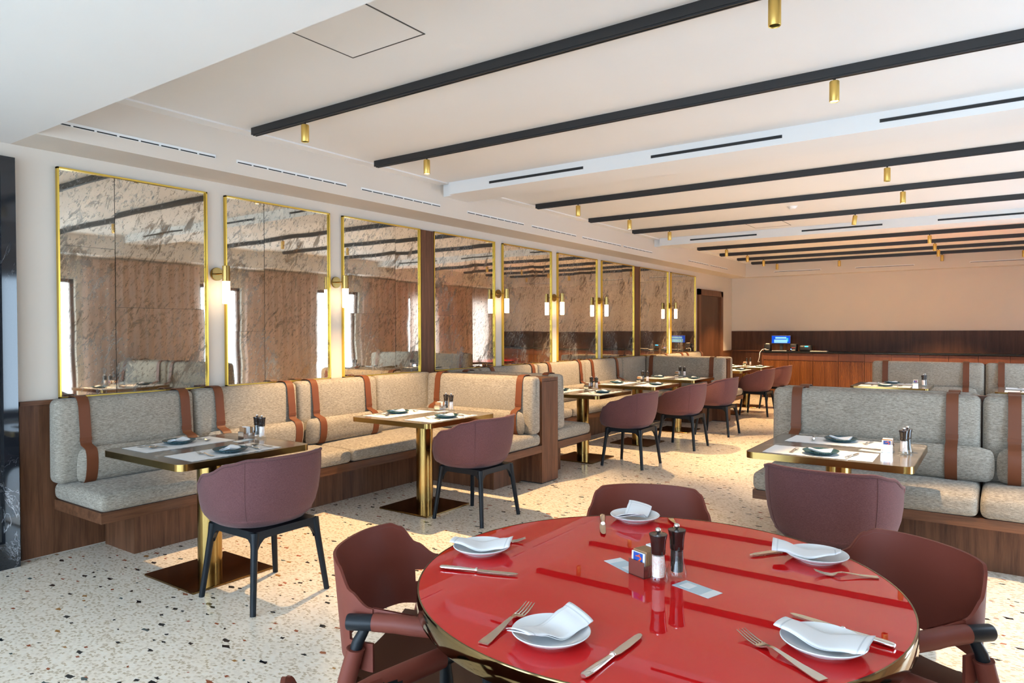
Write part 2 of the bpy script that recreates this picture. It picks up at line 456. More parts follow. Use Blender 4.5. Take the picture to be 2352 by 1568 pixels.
# shadow-line strips along the long soffits
mb = MB()
for a, b in ((YS, 5.34), (5.78, 10.6), (11.06, YE)): mb.box(SXL, SXL + .11, a, b, ZC - .012, ZC)
struct('trim_7', mb, 'ceil')
# walnut wainscot on the left wall, the rear wall, the door
mb = MB().box(XL, XL + .022, YS + .02, 13.6, .012, .985).box(XL, XL + .022, 15.14, YF, .012, .965)
struct('trim_8', mb, 'wood_z')
struct('trim_9', MB().box(XL, XL + .034, YS + .02, 13.6, .985, 1.012).box(XL, XL + .034, 15.14, YF, .965, .992), 'wood_y')
mb = MB(); x = XL
while x < XR - .01:
    mb.box(x + .002, min(x + 1.2, XR), YF - .022, YF, 1.0, 1.425); mb.box(x + .002, min(x + 1.2, XR), YF - .03, YF, .0, .975); x += 1.2
struct('trim_10', mb, 'wood_far')
struct('trim_11', MB().box(XL, XR, YF - .05, YF, .972, 1.0), 'wood_x')
d = link('door_1', None, None, (XL, 14.38, 0)); d['kind'] = 'structure'
fr = MB()
fr.box(XL, XL + .05, 13.64, 13.76, 0, 2.285).box(XL, XL + .05, 15.0, 15.12, 0, 2.285).box(XL, XL + .05, 13.64, 15.12, 2.165, 2.285)
part('door_frame', fr, 'wood_z', d, 0, True)
part('door_leaf', MB().box(XL + .001, XL + .012, 13.76, 15.0, .01, 2.165), 'wood_far', d, 0, True)
# wooden posts between mirrors
for i, (a, b) in enumerate(((5.45, 5.648), (10.668, 10.874))): struct('trim_%d' % (12 + i), MB().box(XL, XL + .028, a, b, 1.012, 2.52), 'wood_z')
# black marble portal at far left
o = thing('marble_portal', 'black white-veined marble portal at the far left edge', 'portal', (-4.99, 1.35, 0))
mb = MB().box(XL + .003, -4.956, 1.66, 1.738, 0, 2.52).box(XL + .003, -4.956, .75, 1.66, 2.42, 2.52).box(XL + .003, -4.956, .75, .83, 0, 2.42).box(XL + .003, -4.956, .83, 1.66, 0, .16)
part('surround', mb, 'bmarble', o, 0, True)
part('inner_panel', MB().box(XL + .003, -4.985, .83, 1.66, .16, 2.42), 'bmarble', o, 0, True)

# ------------------------------------------------------------------ curtains on the right wall
def curtain_obj(a, b, label):
    def fn(u, v):
        y = a + (b - a) * u; return (XR - .07 + .009 * sin(y * 34) + .004 * sin(y * 91 + 1), y, .02 + (2.56) * v)
    n = int((b - a) * 60)
    mb = MB().grid(fn, n, 2)
    o = link('curtain', mb.mesh('curtain', 'curtain', 180)); return tag(o, label, 'curtain', 'brown curtains on the window wall')
for a, b, l in ((4.9, 6.8, 'brown curtain reflected in the nearest mirror, between two bright windows'), (7.74, 9.3, 'brown curtain reflected in the second mirror from the left'), (10.5, 11.9, 'brown curtain reflected beside the wooden post between mirrors'), (11.95, 13.3, 'brown curtain over a covered window, reflected in the fourth mirror'), (13.4, 15.35, 'brown curtain nearest the rear wall, reflected in the fifth mirror'), (2.7, 3.7, 'brown curtain nearest the red round table')):
    curtain_obj(a, b, l)

# ------------------------------------------------------------------ tracks, spotlights, vents, detector, hatch
TY = [3.065, 4.28, 6.85, 8.13, 9.46, 12.15, 13.365, 14.45, 15.45]
ORD = ['first', 'second', 'third', 'fourth', 'fifth', 'sixth', 'seventh', 'eighth', 'ninth']
for i, y in enumerate(TY):
    mb = MB().box(-4.49, .87, y, y + .035, ZC - .05, ZC).box(-4.47, .85, y + .004, y + .012, ZC - .06, ZC - .05).box(-4.47, .85, y + .023, y + .031, ZC - .06, ZC - .05)
    tag(link('lighting_track', mb.mesh('lighting_track', 'track', 0)), 'black ceiling lighting track, %s from the camera' % ORD[i], 'track', 'black lighting tracks across the ceiling')
body = MB().lathe([(.0, .008), (.0235, .008), (.0265, .004), (.0265, -.105), (.0245, -.108), (.0225, -.104)], 28).mesh('body', 'goldp')
stem = MB().tube([(0, 0, .03), (0, 0, .005)], .007, 10).box(-.02, .02, -.012, .012, .026, .03).mesh('stem', 'track')
lens_on = MB().lathe([(.0225, -.103), (.0, -.103)], 28).mesh('lens', 'lamp')
lens_off = MB().lathe([(.0225, -.09), (.0, -.085)], 28).mesh('lens', 'dark')
SPX = {0: [-3.902, -.80], 1: [-3.888, -.786], 2: [-3.925, -.827], 3: [-3.903, -.837], 4: [-3.91, -1.49], 5: [-3.963, -.895], 6: [-3.96, -.909], 7: [-3.955, -.928], 8: [-3.949, -2.722, -.933, .314]}
LIT = {1, 3, 5, 7}
WARM = (1.0, .655, .325)
for i, xs in SPX.items():
    for j, x in enumerate(xs):
        nm = ['left', 'right'] if len(xs) == 2 else ['leftmost', 'second', 'third', 'rightmost']
        o = thing('spotlight', '%s gold cylinder spotlight hanging from the %s track' % (nm[j], ORD[i]), 'spotlight', (x, TY[i] + .018, 2.852), 0, 'gold track spotlights')
        link('body', body, o); link('stem', stem, o); link('lens', lens_on if i in LIT else lens_off, o)
        if i == 4 and j == 1:
            for c in o.children:
                if c.name.startswith(('body', 'lens')): c.rotation_euler = (0, R(8), 0)
        if i in LIT:
            L = bpy.data.lights.new('spot_beam', 'SPOT'); L.energy = (275 if i < 4 else 300) * (.8 if (i, j) == (1, 1) else 1); L.color = WARM; L.spot_size = R(88); L.spot_blend = .4; L.shadow_soft_size = .02
            lo = bpy.data.objects.new('spot_beam', L); COL.objects.link(lo); lo.parent = o; lo.location = (0, 0, -.115)
            if (i, j) == (1, 1): L.spot_size = R(66); lo.rotation_euler = (R(-10), R(-24), 0)
# soffit slot vents
VL = [(1.80, 2.888), (3.056, 4.118), (4.284, 5.349), (5.783, 6.855), (7.023, 8.096), (8.261, 9.434), (9.521, 10.572), (12.168, 13.221), (13.332, 14.373)]
for i, (a, b) in enumerate(VL):
    o = thing('ceiling_vent', 'white slotted air vent in the left soffit, %s from the camera' % ORD[i], 'vent', (SXL, (a + b) / 2, 2.71), 0, 'slot vents in the left soffit')
    part('vent_frame', MB().box(SXL - .003, SXL + .004, a, b, 2.703, 2.728), 'white', o, 0, True)
    mb = MB(); n = 8; w = (b - a) / n
    for q in range(n): mb.box(SXL + .001, SXL + .0055, a + q * w + .008, a + (q + 1) * w - .008, 2.7045, 2.712)
    part('slot', mb, 'dark', o, 0, True)
for i, (a, b) in enumerate(((-4.05, -3.1), (-2.45, -1.4), (-.5, .5))):
    o = thing('ceiling_vent', 'white slotted air vent high on the rear bulkhead, %s from left' % ORD[i], 'vent', ((a + b) / 2, YE, 2.71), 0, 'slot vents on the rear bulkhead')
    part('vent_frame', MB().box(a, b, YE - .004, YE + .003, 2.70, 2.725), 'white', o, 0, True)
    part('slot', MB().box(a + .01, b - .01, YE - .0055, YE, 2.701, 2.709), 'dark', o, 0, True)
for q, (by, _) in enumerate(BY):
    for i, (a, b) in enumerate(((-4.03, -3.0), (-2.365, -1.33), (-.69, .35))):
        o = thing('ceiling_vent', 'black linear air slot on the %s ceiling beam, %s from left' % (('nearer', 'farther')[q], ORD[i]), 'vent', ((a + b) / 2, by, 2.872), 0, 'black air slots on the ceiling beams')
        part('vent_frame', MB().box(a, b, by - .003, by + .02, 2.861, 2.884), 'track', o, 0, True)
        part('slot', MB().box(a + .006, b - .006, by - .0045, by, 2.866, 2.879), 'dark', o, 0, True)
o = thing('smoke_detector', 'small round white smoke detector on the ceiling between tracks', 'smoke detector', (-2.07, 8.8, ZC))
part('body', MB().lathe([(.05, 0), (.05, -.012), (.035, -.03), (.0, -.032)], 24), 'white', o)
part('base_ring', MB().lathe([(.058, 0), (.058, -.006), (.05, -.008)], 24), 'white', o)
def hatch(x0, x1, y0, y1, label):
    o = thing('ceiling_hatch', label, 'hatch', ((x0 + x1) / 2, (y0 + y1) / 2, ZC))
    part('panel', MB().box(x0 + .004, x1 - .004, y0 + .004, y1 - .004, ZC - .0012, ZC), 'ceil', o, 0, True)
    part('gap', MB().box(x0, x1, y0, y0 + .007, ZC - .003, ZC).box(x0, x1, y1 - .007, y1, ZC - .003, ZC).box(x0, x0 + .007, y0, y1, ZC - .003, ZC).box(x1 - .007, x1, y0, y1, ZC - .003, ZC), 'grey', o, 0, True)
hatch(-2.893, -2.365, 2.05, 2.608, 'square flush access hatch in the ceiling near the camera')
hatch(-2.95, -2.45, 9.75, 10.35, 'faint flush access hatch in the ceiling before the farther beam')

# ------------------------------------------------------------------ mirrors and sconces
MIR = [(1.994, 3.036, [2.356]), (3.189, 4.234, [3.549]), (4.387, 5.44, [5.08]), (5.656, 6.763, [6.332]), (6.927, 8.062, [7.629]), (8.221, 9.372, [8.683]), (9.519, 10.661, [10.221]), (10.879, 12.115, [11.262, 11.809]), (12.252, 13.505, [12.667, 13.209])]
SEAMS = [[2.02, 1.62], [1.45, None], [1.62, None], [1.62, None], [None, 1.6], [None, 1.55], [1.55, 2.0], [1.7, 2.1, None], [None, 2.0, None]]
ZM0, ZM1 = 1.013, 2.525
for i, (a, b, dv) in enumerate(MIR):
    o = thing('wall_mirror', 'tall gold-framed antiqued mirror, %s from the left' % ORD[i], 'mirror', (XL, (a + b) / 2, ZM0), 0, 'antiqued mirrors along the left wall')
    f = .011
    fr = MB().box(XL, XL + .03, a, a + f, ZM0, ZM1).box(XL, XL + .03, b - f, b, ZM0, ZM1).box(XL, XL + .03, a, b, ZM1 - f, ZM1).box(XL, XL + .03, a, b, ZM0, ZM0 + f)
    part('frame', fr, 'gold', o, 0, True)
    part('backing', MB().box(XL, XL + .008, a + f, b - f, ZM0 + f, ZM1 - f), 'dark', o, 0, True)
    ys = [a + f] + dv + [b - f]
    for q in range(len(ys) - 1):
        zs = [ZM0 + f, ZM1 - f] if SEAMS[i][q] is None else [ZM0 + f, SEAMS[i][q], ZM1 - f]
        for r in range(len(zs) - 1):
            t1, t2 = random.uniform(-.0012, .0012), random.uniform(-.0010, .0010)
            y0, y1, z0, z1 = ys[q] + .002, ys[q + 1] - .002, zs[r] + .001, zs[r + 1] - .001
            mb = MB(); X = XL + .014
            c = [(X - t1 - t2, y0, z0), (X + t1 - t2, y1, z0), (X + t1 + t2, y1, z1), (X - t1 + t2, y0, z1)]
            mb.add(c + [(XL + .008, p[1], p[2]) for p in c], [(0, 1, 2, 3), (0, 4, 5, 1), (1, 5, 6, 2), (2, 6, 7, 3), (3, 7, 4, 0), (7, 6, 5, 4)])
            part('mirror_pane', mb, 'mirror', o, 0, True)
rose = MB().lathe([(0, 0), (.05, 0), (.052, .003), (.052, .018), (.05, .021), (0, .021)], 36, Matrix.Rotation(R(90), 4, 'Y')).mesh('wall_rose', 'brass')
arm = MB().tube([(.02, 0, 0), (.115, 0, 0)], .006, 10).mesh('arm', 'brass')
cup = MB().lathe([(0, .058), (.026, .058), (.028, .056), (.028, -.062), (.0, -.062)], 32, Matrix.Translation((.138, 0, 0))).mesh('holder', 'brass')
gl = MB().lathe([(.028, -.062), (.0285, -.066), (.0285, -.225), (.026, -.236), (0, -.236)], 32, Matrix.Translation((.138, 0, 0))).mesh('glass_shade', 'sconce')
SC = [3.12, 4.314, 6.848, 8.145, 9.445, 12.188]
for i, y in enumerate(SC):
    o = thing('wall_sconce', 'brass wall sconce with glowing white glass tube, %s from left' % ORD[i], 'sconce', (XL, y, 1.90), 0, 'brass sconces between the mirrors')
    link('wall_rose', rose, o); link('arm', arm, o); link('holder', cup, o); link('glass_shade', gl, o)

# ------------------------------------------------------------------ benches
def cushion(x0, x1, y0, y1, z0, z1, r=.04, b=(0, 0, .012)): return MB().rbox(x0, x1, y0, y1, z0, z1, r, 3, b, sub=6)
ZT = 1.02
def main_back(x0, y0, y1):            # back cushion against the wall, facing +x
    mb = cushion(x0, x0 + .155, y0 + .004, y1 - .004, .478, ZT, .045, (.012, 0, 0))
    mb.v = [(max(x, x0) + (-.02 * max(0, (z - .478)) / .54 if x > x0 + .05 else 0), y, z) for x, y, z in mb.v]; return mb
def cross_back(x0, x1, y0, y1, face):  # face=-1: faces -y, +1 faces +y
    mb = cushion(x0 + .004, x1 - .004, y0, y1, .478, ZT, .045, (0, .012, 0))
    ym = (y0 + y1) / 2
    mb.v = [(x, min(y, y1) if face < 0 else max(y, y0), z) for x, y, z in mb.v]
    mb.v = [(x, y + (-face * .02 * max(0, (z - .478)) / .54 if (y - ym) * face > .02 else 0), z) for x, y, z in mb.v]; return mb
XB = XL + .035
XRET = -3.53
# partitions
for (a, b, l) in ((5.49, 5.775, 'walnut partition end wall between the near and middle benches'), (10.89, 11.045, 'walnut partition end wall between the middle and far benches')):
    o = thing('partition', l, 'partition', ((XB + XRET) / 2, (a + b) / 2, 0), 0, 'walnut partitions between benches')
    part('panel', MB().box(XB, XRET, a, b, .012, .965), 'wood_z', o, 0, True)
    part('cap', MB().box(XB, XRET, a, b, .968, 1.0), 'wood_x', o, 0, True)
    part('plinth', MB().box(XB + .01, XRET - .01, a + .01, b - .01, 0, .012), 'dark', o, 0, True)
XF = -4.37       # seat-board front edge
def bench_left(label, y0, y1, seats, backs, ret_hi, ret_lo, x_end=XRET):
    o = thing('banquette_bench', label, 'bench', (XB + .3, (y0 + y1) / 2, 0), 0, 'fabric banquettes along the mirror wall')
    pl = MB().box(XB, -4.615, y0 + .31 if not ret_lo else y0, y1, .0, .30)
    sb = MB().box(XB, XF, y0, y1, .302, .368)
    if ret_hi: pl.box(-4.615, -3.77, y1 - .44, y1, .0, .30); sb.box(XF, x_end, y1 - .66, y1, .302, .368)
    if ret_lo: pl.box(-4.615, -3.77, y0, y0 + .44, .0, .30); sb.box(XF, x_end, y0, y0 + .66, .302, .368)
    part('plinth', pl, 'wood_z', o, 0, True); part('seat_board', sb, 'wood_y', o, 0, True)
    for a, b in seats: part('seat_cushion', cushion(XB, XF + .012, a + .003, b - .003, .368, .478), 'fab', o, 60, True)
    if ret_hi: part('seat_cushion', cushion(XF + .016, x_end - .002, y1 - .672, y1 - .004, .368, .478), 'fab', o, 60, True); part('back_cushion', cross_back(XB + .15, x_end, y1 - .16, y1, -1), 'fab', o, 60, True)
    if ret_lo: part('seat_cushion', cushion(XF + .016, x_end - .002, y0 + .004, y0 + .672, .368, .478), 'fab', o, 60, True); part('back_cushion', cross_back(XB + .15, x_end, y0, y0 + .16, 1), 'fab', o, 60, True)
    for a, b in backs: part('back_cushion', main_back(XB, a, b), 'fab', o, 60, True)
bench_left('fabric banquette bench nearest the camera below the first mirrors', 1.95, 5.487, [(1.94, 2.84), (2.84, 3.90), (3.90, 5.48)], [(1.91, 2.84), (2.84, 3.76), (3.76, 4.68), (4.68, 5.47)], True, False)
bench_left('fabric banquette bench between the two walnut partitions', 5.778, 10.887, [(5.78, 7.5), (7.5, 8.74), (8.74, 10.88)], [(5.79, 6.3), (6.3, 7.51), (7.51, 8.74), (8.74, 9.94), (9.94, 10.87)], True, True)
bench_left('fabric banquette bench beyond the far partition near the door', 11.048, 13.56, [(11.05, 12.4), (12.4, 13.56)], [(11.06, 11.5), (11.5, 12.55), (12.55, 13.56)], False, True)

# lumbar pillows, each hung by two straps over the back cushion
def pillow_mb(L, H, T):
    mb = MB()
    def fn(sg):
        def g(u, v):
            a, b = 2 * u - 1, 2 * v - 1
            k = max(0, (1 - abs(a) ** 5)) ** .5 * max(0, (1 - abs(b) ** 3)) ** .55
            pin = 1 - .05 * (abs(a) ** 6) * (abs(b) ** 6)
            return (a * L / 2 * (1 - .02 * b * b) * pin, sg * T / 2 * k, b * H / 2 * (1 + .03 * abs(a) ** 3) * pin)
        return g
    mb.grid(fn(1), 30, 15); mb.grid(fn(-1), 30, 15); return mb, fn(1)
def pillow(base, rz, L, straps, label, show=True, T=.12):
    """base: point at middle of back cushion front foot; local +Y = facing direction, X along the bench"""
    o = thing('lumbar_pillow', label, 'pillow', base, rz, 'lumbar pillows hung by tan straps')
    H = .225
    mat = Matrix.Translation((0, T / 2 - .002, H / 2 + .004)) @ Matrix.Rotation(R(-6), 4, 'X')
    mb, pf = pillow_mb(L, H, T); mb.v = [tuple(mat @ Vector(p)) for p in mb.v]
    part('cushion', mb, 'fab', o, 180)
    dz = ZT - base[2]
    for sx in straps:
        s = MB(); w = .034
        def ps(b):
            a = max(-.97, min(.97, 2 * sx / L)); p = pf(a / 2 + .5, b / 2 + .5); p = mat @ Vector(p); return (p.y + .003 * (1 - abs(b)) + .002, p.z + .003 * max(b, 0))
        path = [(-.148, dz - .012), (-.142, dz + .0), (-.11, dz + .010), (-.06, dz + .010), (-.028, dz + .002), (-.010, dz - .022), (.002, dz - .06), (.012, dz - .16), (.019, .34), (.021, .26), (.030, .243)] + [ps(b) for b in (.96, .88, .7, .45, .15, -.15, -.45, -.7, -.88, -.96)]
        V = []; F = []
        for i, (y, z) in enumerate(path):
            p0 = Vector((0, *path[max(i - 1, 0)])); p1 = Vector((0, *path[min(i + 1, len(path) - 1)])); d = (p1 - p0).normalized(); n = Vector((1, 0, 0)).cross(d)
            c = Vector((sx, y, z))
            for dx in (-w, w):
                V.append(c + Vector((dx, 0, 0)) - n * .001); V.append(c + Vector((dx, 0, 0)) - n * -.004)
        for i in range(len(path) - 1):
            a, b = i * 4, i * 4 + 4
            F += [(a, a + 2, b + 2, b), (a + 1, b + 1, b + 3, a + 3), (a, b, b + 1, a + 1), (a + 2, a + 3, b + 3, b + 2)]
        F += [(0, 1, 3, 2), (len(V) - 4, len(V) - 2, len(V) - 1, len(V) - 3)]
        s.add(V, F); part('strap', s, 'tan', o, 50)
        q = MB().box(sx - w - .002, sx + w + .002, .019, .0265, .268, .292); part('strap_stitch', q, 'tan', o.children[-1], 0)
    return o
XM = XB + .155; ZSEAT = .478
def pl_left(y0, y1, s0, s1, label):
    c = (y0 + y1) / 2; pillow((XM - .004, c, ZSEAT), R(-90), y1 - y0, [-(s0 - c), -(s1 - c)], label)
pl_left(2.0, 2.83, 2.07, 2.75, 'lumbar pillow on the near bench, leftmost, beside the bench end')
pl_left(2.88, 3.755, 3.02, 3.67, 'lumbar pillow on the near bench, behind the nearest table')
pl_left(3.775, 4.68, 3.92, 4.53, 'lumbar pillow on the near bench, third from the bench end')
pl_left(6.4, 7.5, 6.5, 7.36, 'lumbar pillow on the middle bench, nearest the camera')
pl_left(7.54, 8.72, 7.75, 8.56, 'lumbar pillow on the middle bench, second from the camera')
pl_left(8.78, 9.93, 8.91, 9.7, 'lumbar pillow on the middle bench, nearest the far corner')
pl_left(11.52, 12.54, 11.69, 12.42, 'lumbar pillow on the far bench, nearer the partition')
pl_left(12.58, 13.54, 12.69, 13.43, 'lumbar pillow on the far bench, nearer the door')
def pl_cross(x0, x1, s0, s1, yface, face, label):
    c = (x0 + x1) / 2; rz = R(180) if face < 0 else 0
    k = -1 if face < 0 else 1
    pillow((c, yface - .004 * face, ZSEAT), rz, x1 - x0, [k * (s0 - c), k * (s1 - c)], label)
pl_cross(-4.8, -3.585, -4.69, -3.68, 5.33, -1, 'lumbar pillow behind the second table, against the near partition')
pl_cross(-4.8, -3.62, -4.7, -3.68, 5.935, 1, 'lumbar pillow strapped over the back just behind the near partition')
pl_cross(-4.82, -3.65, -4.75, -3.73, 10.73, -1, 'lumbar pillow against the far partition behind a marble table')

def bench_cross(label, x0, x1, yb, face, joints, z_end_open=True):
    """straight bench whose back stands at yb (back-cushion rear), facing face along y"""
    f = face
    o = thing('banquette_bench', label, 'bench', ((x0 + x1) / 2, yb + f * .3, 0), 0, 'grey banquettes in the middle of the room')
    def Y(a, b): return (min(yb + f * a, yb + f * b), max(yb + f * a, yb + f * b))
    a, b = Y(0, .46); part('plinth', MB().box(x0 + .17, x1 - .02, a, b, .0, .29), 'wood_z', o, 0, True)
    a, b = Y(.0, .645); part('seat_board', MB().box(x0 + .005, x1, a, b, .292, .352), 'wood_x', o, 0, True)
    xs = [x0] + joints + [x1]
    for p, q in zip(xs, xs[1:]):
        a, b = Y(0, .662); part('seat_cushion', cushion(p + .004, q - .004, a, b, .352, .478), 'fab', o, 60, True)
        a, b = Y(0, .16); part('back_cushion', cross_back(p, q, a, b, f), 'fab', o, 60, True)
bench_cross('grey banquette behind the red table, facing the camera', -1.40, 1.26, 5.49, -1, [-.10])
bench_cross('grey banquette seen from behind, back to back with the nearer one', -1.40, 1.26, 5.56, 1, [-.10])
o = thing('partition', 'thin walnut board between the two back-to-back grey benches', 'partition', (-.07, 5.525, 0), 0, 'walnut boards behind the middle benches')
part('panel', MB().box(-1.40, 1.26, 5.492, 5.558, .0, .97), 'wood_z', o, 0, True); part('cap', MB().box(-1.40, 1.26, 5.492, 5.558, .97, 1.012), 'wood_x', o, 0, True)
bench_cross('rear grey banquette in front of the black counter, facing the camera', -1.46, 1.15, 10.78, -1, [-.17])
o = thing('partition', 'walnut board behind the rear grey banquette', 'partition', (-.15, 10.8, 0), 0, 'walnut boards behind the middle benches')
part('panel', MB().box(-1.46, 1.15, 10.782, 10.82, .0, .97), 'wood_z', o, 0, True); part('cap', MB().box(-1.46, 1.15, 10.782, 10.82, .97, 1.0), 'wood_x', o, 0, True)
pl_cross(-1.33, -.03, -1.22, -.26, 5.33, -1, 'lumbar pillow on the grey bench behind the red table, left one')
pl_cross(-.02, 1.2, .07, 1.08, 5.33, -1, 'lumbar pillow on the grey bench cut by the right photo edge')
pl_cross(-1.30, -.2, -1.22, -.26, 5.72, 1, 'lumbar pillow strapped over the rear-facing grey bench, left one')
pl_cross(-.05, 1.2, .07, 1.08, 5.72, 1, 'lumbar pillow strapped over the rear-facing grey bench, right one')
pl_cross(-1.40, -.25, -1.29, -.37, 10.62, -1, 'lumbar pillow on the rear grey bench, left one')
pl_cross(-.12, 1.1, 0.0, .95, 10.62, -1, 'lumbar pillow on the rear grey bench, right one')

# ------------------------------------------------------------------ tub chairs
def tub_meshes():
    a, b = .308, .285
    HT = [(-1, .450), (-.95, .454), (-.86, .485), (-.72, .555), (-.48, .635), (-.1, .70), (.4, .765), (.75, .79), (1, .792)]
    PR = [(0, 0), (.35, 0), (.58, .0), (.72, .035), (.83, .12), (.915, .26), (.965, .44), (.993, .66), (1.0, .84), (.995, 1.0)]
    def plan(phi, rho=1.0):
        n = 2.45; sx, cx = sin(phi), cos(phi)
        x = a * math.copysign(abs(sx) ** (2 / n), sx); y = -b * math.copysign(abs(cx) ** (2 / n), cx)
        return x * rho, y * rho
    def pt(u, v):
        phi = 2 * pi * u; k = v * (len(PR) - 1); i = min(int(k), len(PR) - 2); fr = k - i
        rho = PR[i][0] + (PR[i + 1][0] - PR[i][0]) * fr; zf = PR[i][1] + (PR[i + 1][1] - PR[i][1]) * fr
        x, y = plan(phi, max(rho, 1e-4)); h = ip(cos(phi), HT); zb = .405
        y -= .02 * zf * max(0, cos(phi))            # slight recline
        return (x, y + .032, zb + (h - zb) * zf)
    shell = MB().grid(pt, 64, 28, True).mesh('shell', 'mauve', 180)
    # underside of tub is closed by tiny centre ring
    pipe = MB().tube([pt(i / 72, 1) for i in range(72)], .0075, 8, True).mesh('piping', 'mauve', 180)
    seams = []
    for s in (-1, 1):
        seams.append(MB().tube([tuple(c * (1.002 if q < 2 else 1) for q, c in enumerate(pt((s * .135) % 1, v / 20))) for v in range(9, 21)], .0016, 6).mesh('seam', 'mauve', 180))
    pad = MB().grid(lambda u, v: (*(lambda p: (p[0], p[1] + .032))(plan(2 * pi * u, .86 * ip(v, [(0, .01), (.8, 1), (1, 1)]))), .47 + .022 * ip(v, [(0, 1), (.6, .9), (.85, .4), (1, -.6)])), 40, 10, True).mesh('seat_pad', 'mauve', 180)
    legs = []
    for sx in (-1, 1):
        for sy in (-1, 1):
            mb = MB(); P = [(sx * .19, sy * .185, .405), (sx * .20, sy * .196, .33), (sx * .236, sy * .233, .0)]
            mb.tube(P, [.026, .019, .0155], 8); mb.v = [(x, y, max(z, 0) if z < .06 else min(z, .415)) for x, y, z in mb.v]
            legs.append(mb.mesh('leg', 'leg', 50))
    fr = MB()
    def rail(p, q):
        p, q = Vector(p), Vector(q); d = (q - p); n = 16; nrm = Vector((-d.y, d.x, 0)).normalized() * .011; V = []; F = []
        for i in range(n + 1):
            t = i / n; e = min(t, 1 - t); lo = .372 - .07 * max(0, 1 - e / .16) ** 2
            c = p + d * t; 
            for s in (-1, 1):
                V.append((c.x + s * nrm.x, c.y + s * nrm.y, lo)); V.append((c.x + s * nrm.x, c.y + s * nrm.y, .412))
        for i in range(n):
            A, B = i * 4, i * 4 + 4; F += [(A, B, B + 1, A + 1), (A + 2, A + 3, B + 3, B + 2), (A, A + 2, B + 2, B), (A + 1, B + 1, B + 3, A + 3)]
        fr.add(V, F)
    k = .19
    rail((-k, -k, 0), (k, -k, 0)); rail((k, -k, 0), (k, k, 0)); rail((k, k, 0), (-k, k, 0)); rail((-k, k, 0), (-k, -k, 0))
    fr.box(-.19, .19, -.19, .19, .398, .412)
    return shell, pipe, seams, pad, legs, fr.mesh('under_frame', 'leg', 40)
TUB = tub_meshes()
def tub(x, y, rz, label):
    shell, pipe, seams, pad, legs, fr = TUB
    o = thing('tub_chair', label, 'chair', (x, y, 0), rz, 'mauve tub chairs')
    sh = link('shell', shell, o)
    md = sh.modifiers.new('thick', 'SOLIDIFY'); md.thickness = .028; md.offset = -1
    for q in seams: link('seam', q, sh)
    link('piping', pipe, o); link('seat_pad', pad, o); link('under_frame', fr, o)
    for l in legs: link('leg', l, o)
FL = R(90)
tub(-3.335, 2.34, FL, 'mauve tub chair at the nearest marble table')
tub(-3.345, 4.255, FL, 'mauve tub chair at the marble table before the first partition')
tub(-3.265, 6.86, FL, 'mauve tub chair, first beyond the near partition')
tub(-3.23, 8.26, FL, 'mauve tub chair, second beyond the near partition')
tub(-3.235, 9.55, FL, 'mauve tub chair, third beyond the near partition')
tub(-3.40, 12.08, FL, 'mauve tub chair, first beyond the far partition')
tub(-3.41, 13.3, FL, 'mauve tub chair nearest the black counter')
tub(-.685, 3.70, R(-3), 'large mauve tub chair seen from behind, beyond the red table')

# ------------------------------------------------------------------ square marble tables
H = .757
top_me = MB().prism(rrect(.417, .417, .045), H - .02, H).mesh('tabletop', 'stone', 30)
def band():
    o = rrect(.42, .42, .048); i = rrect(.416, .416, .044); n = len(o); mb = MB()
    V = [(x, y, z) for L, z in ((o, H - .036), (o, H + .0005), (i, H + .0005)) for x, y in L]; F = []
    for r in range(2):
        for k in range(n): F.append((r * n + k, r * n + (k + 1) % n, (r + 1) * n + (k + 1) % n, (r + 1) * n + k))
    mb.add(V, F); mb.prism(rrect(.4165, .4165, .045), H - .036, H - .0202); return mb.mesh('edge_band', 'brass', 30)
band_me = band()
col_me = MB().lathe([(.069, .012), (.069, H - .034)], 40).mesh('column', 'brass', 30)
bp_me = MB().prism(rrect(.262, .262, .004, 2), 0, .013, .002).mesh('base_plate', 'brassdark', 20)
TABS = [('t1', -3.89, 2.35, 90, 'nearest marble table by the mirrors'), ('t2', -3.885, 4.25, 90, 'marble table before the first wooden partition'),
        ('t3', -3.88, 6.89, 90, 'first marble table past the near partition'), ('t4', -3.84, 8.25, 90, 'middle marble table between the two partitions'),
        ('t5', -3.85, 9.60, 90, 'marble table before the second wooden partition'), ('t6', -3.96, 12.1, 90, 'first marble table beyond the far partition'),
        ('t7', -3.97, 13.35, 90, 'last marble table near the black counter'), ('tR', -.775, 4.41, 0, 'marble table behind the red table'),
        ('tF', -1.11, 9.8, 0, 'marble table at the rear grey bench'), ('tG', .36, 9.72, 0, 'marble table cut by the right photo edge')]

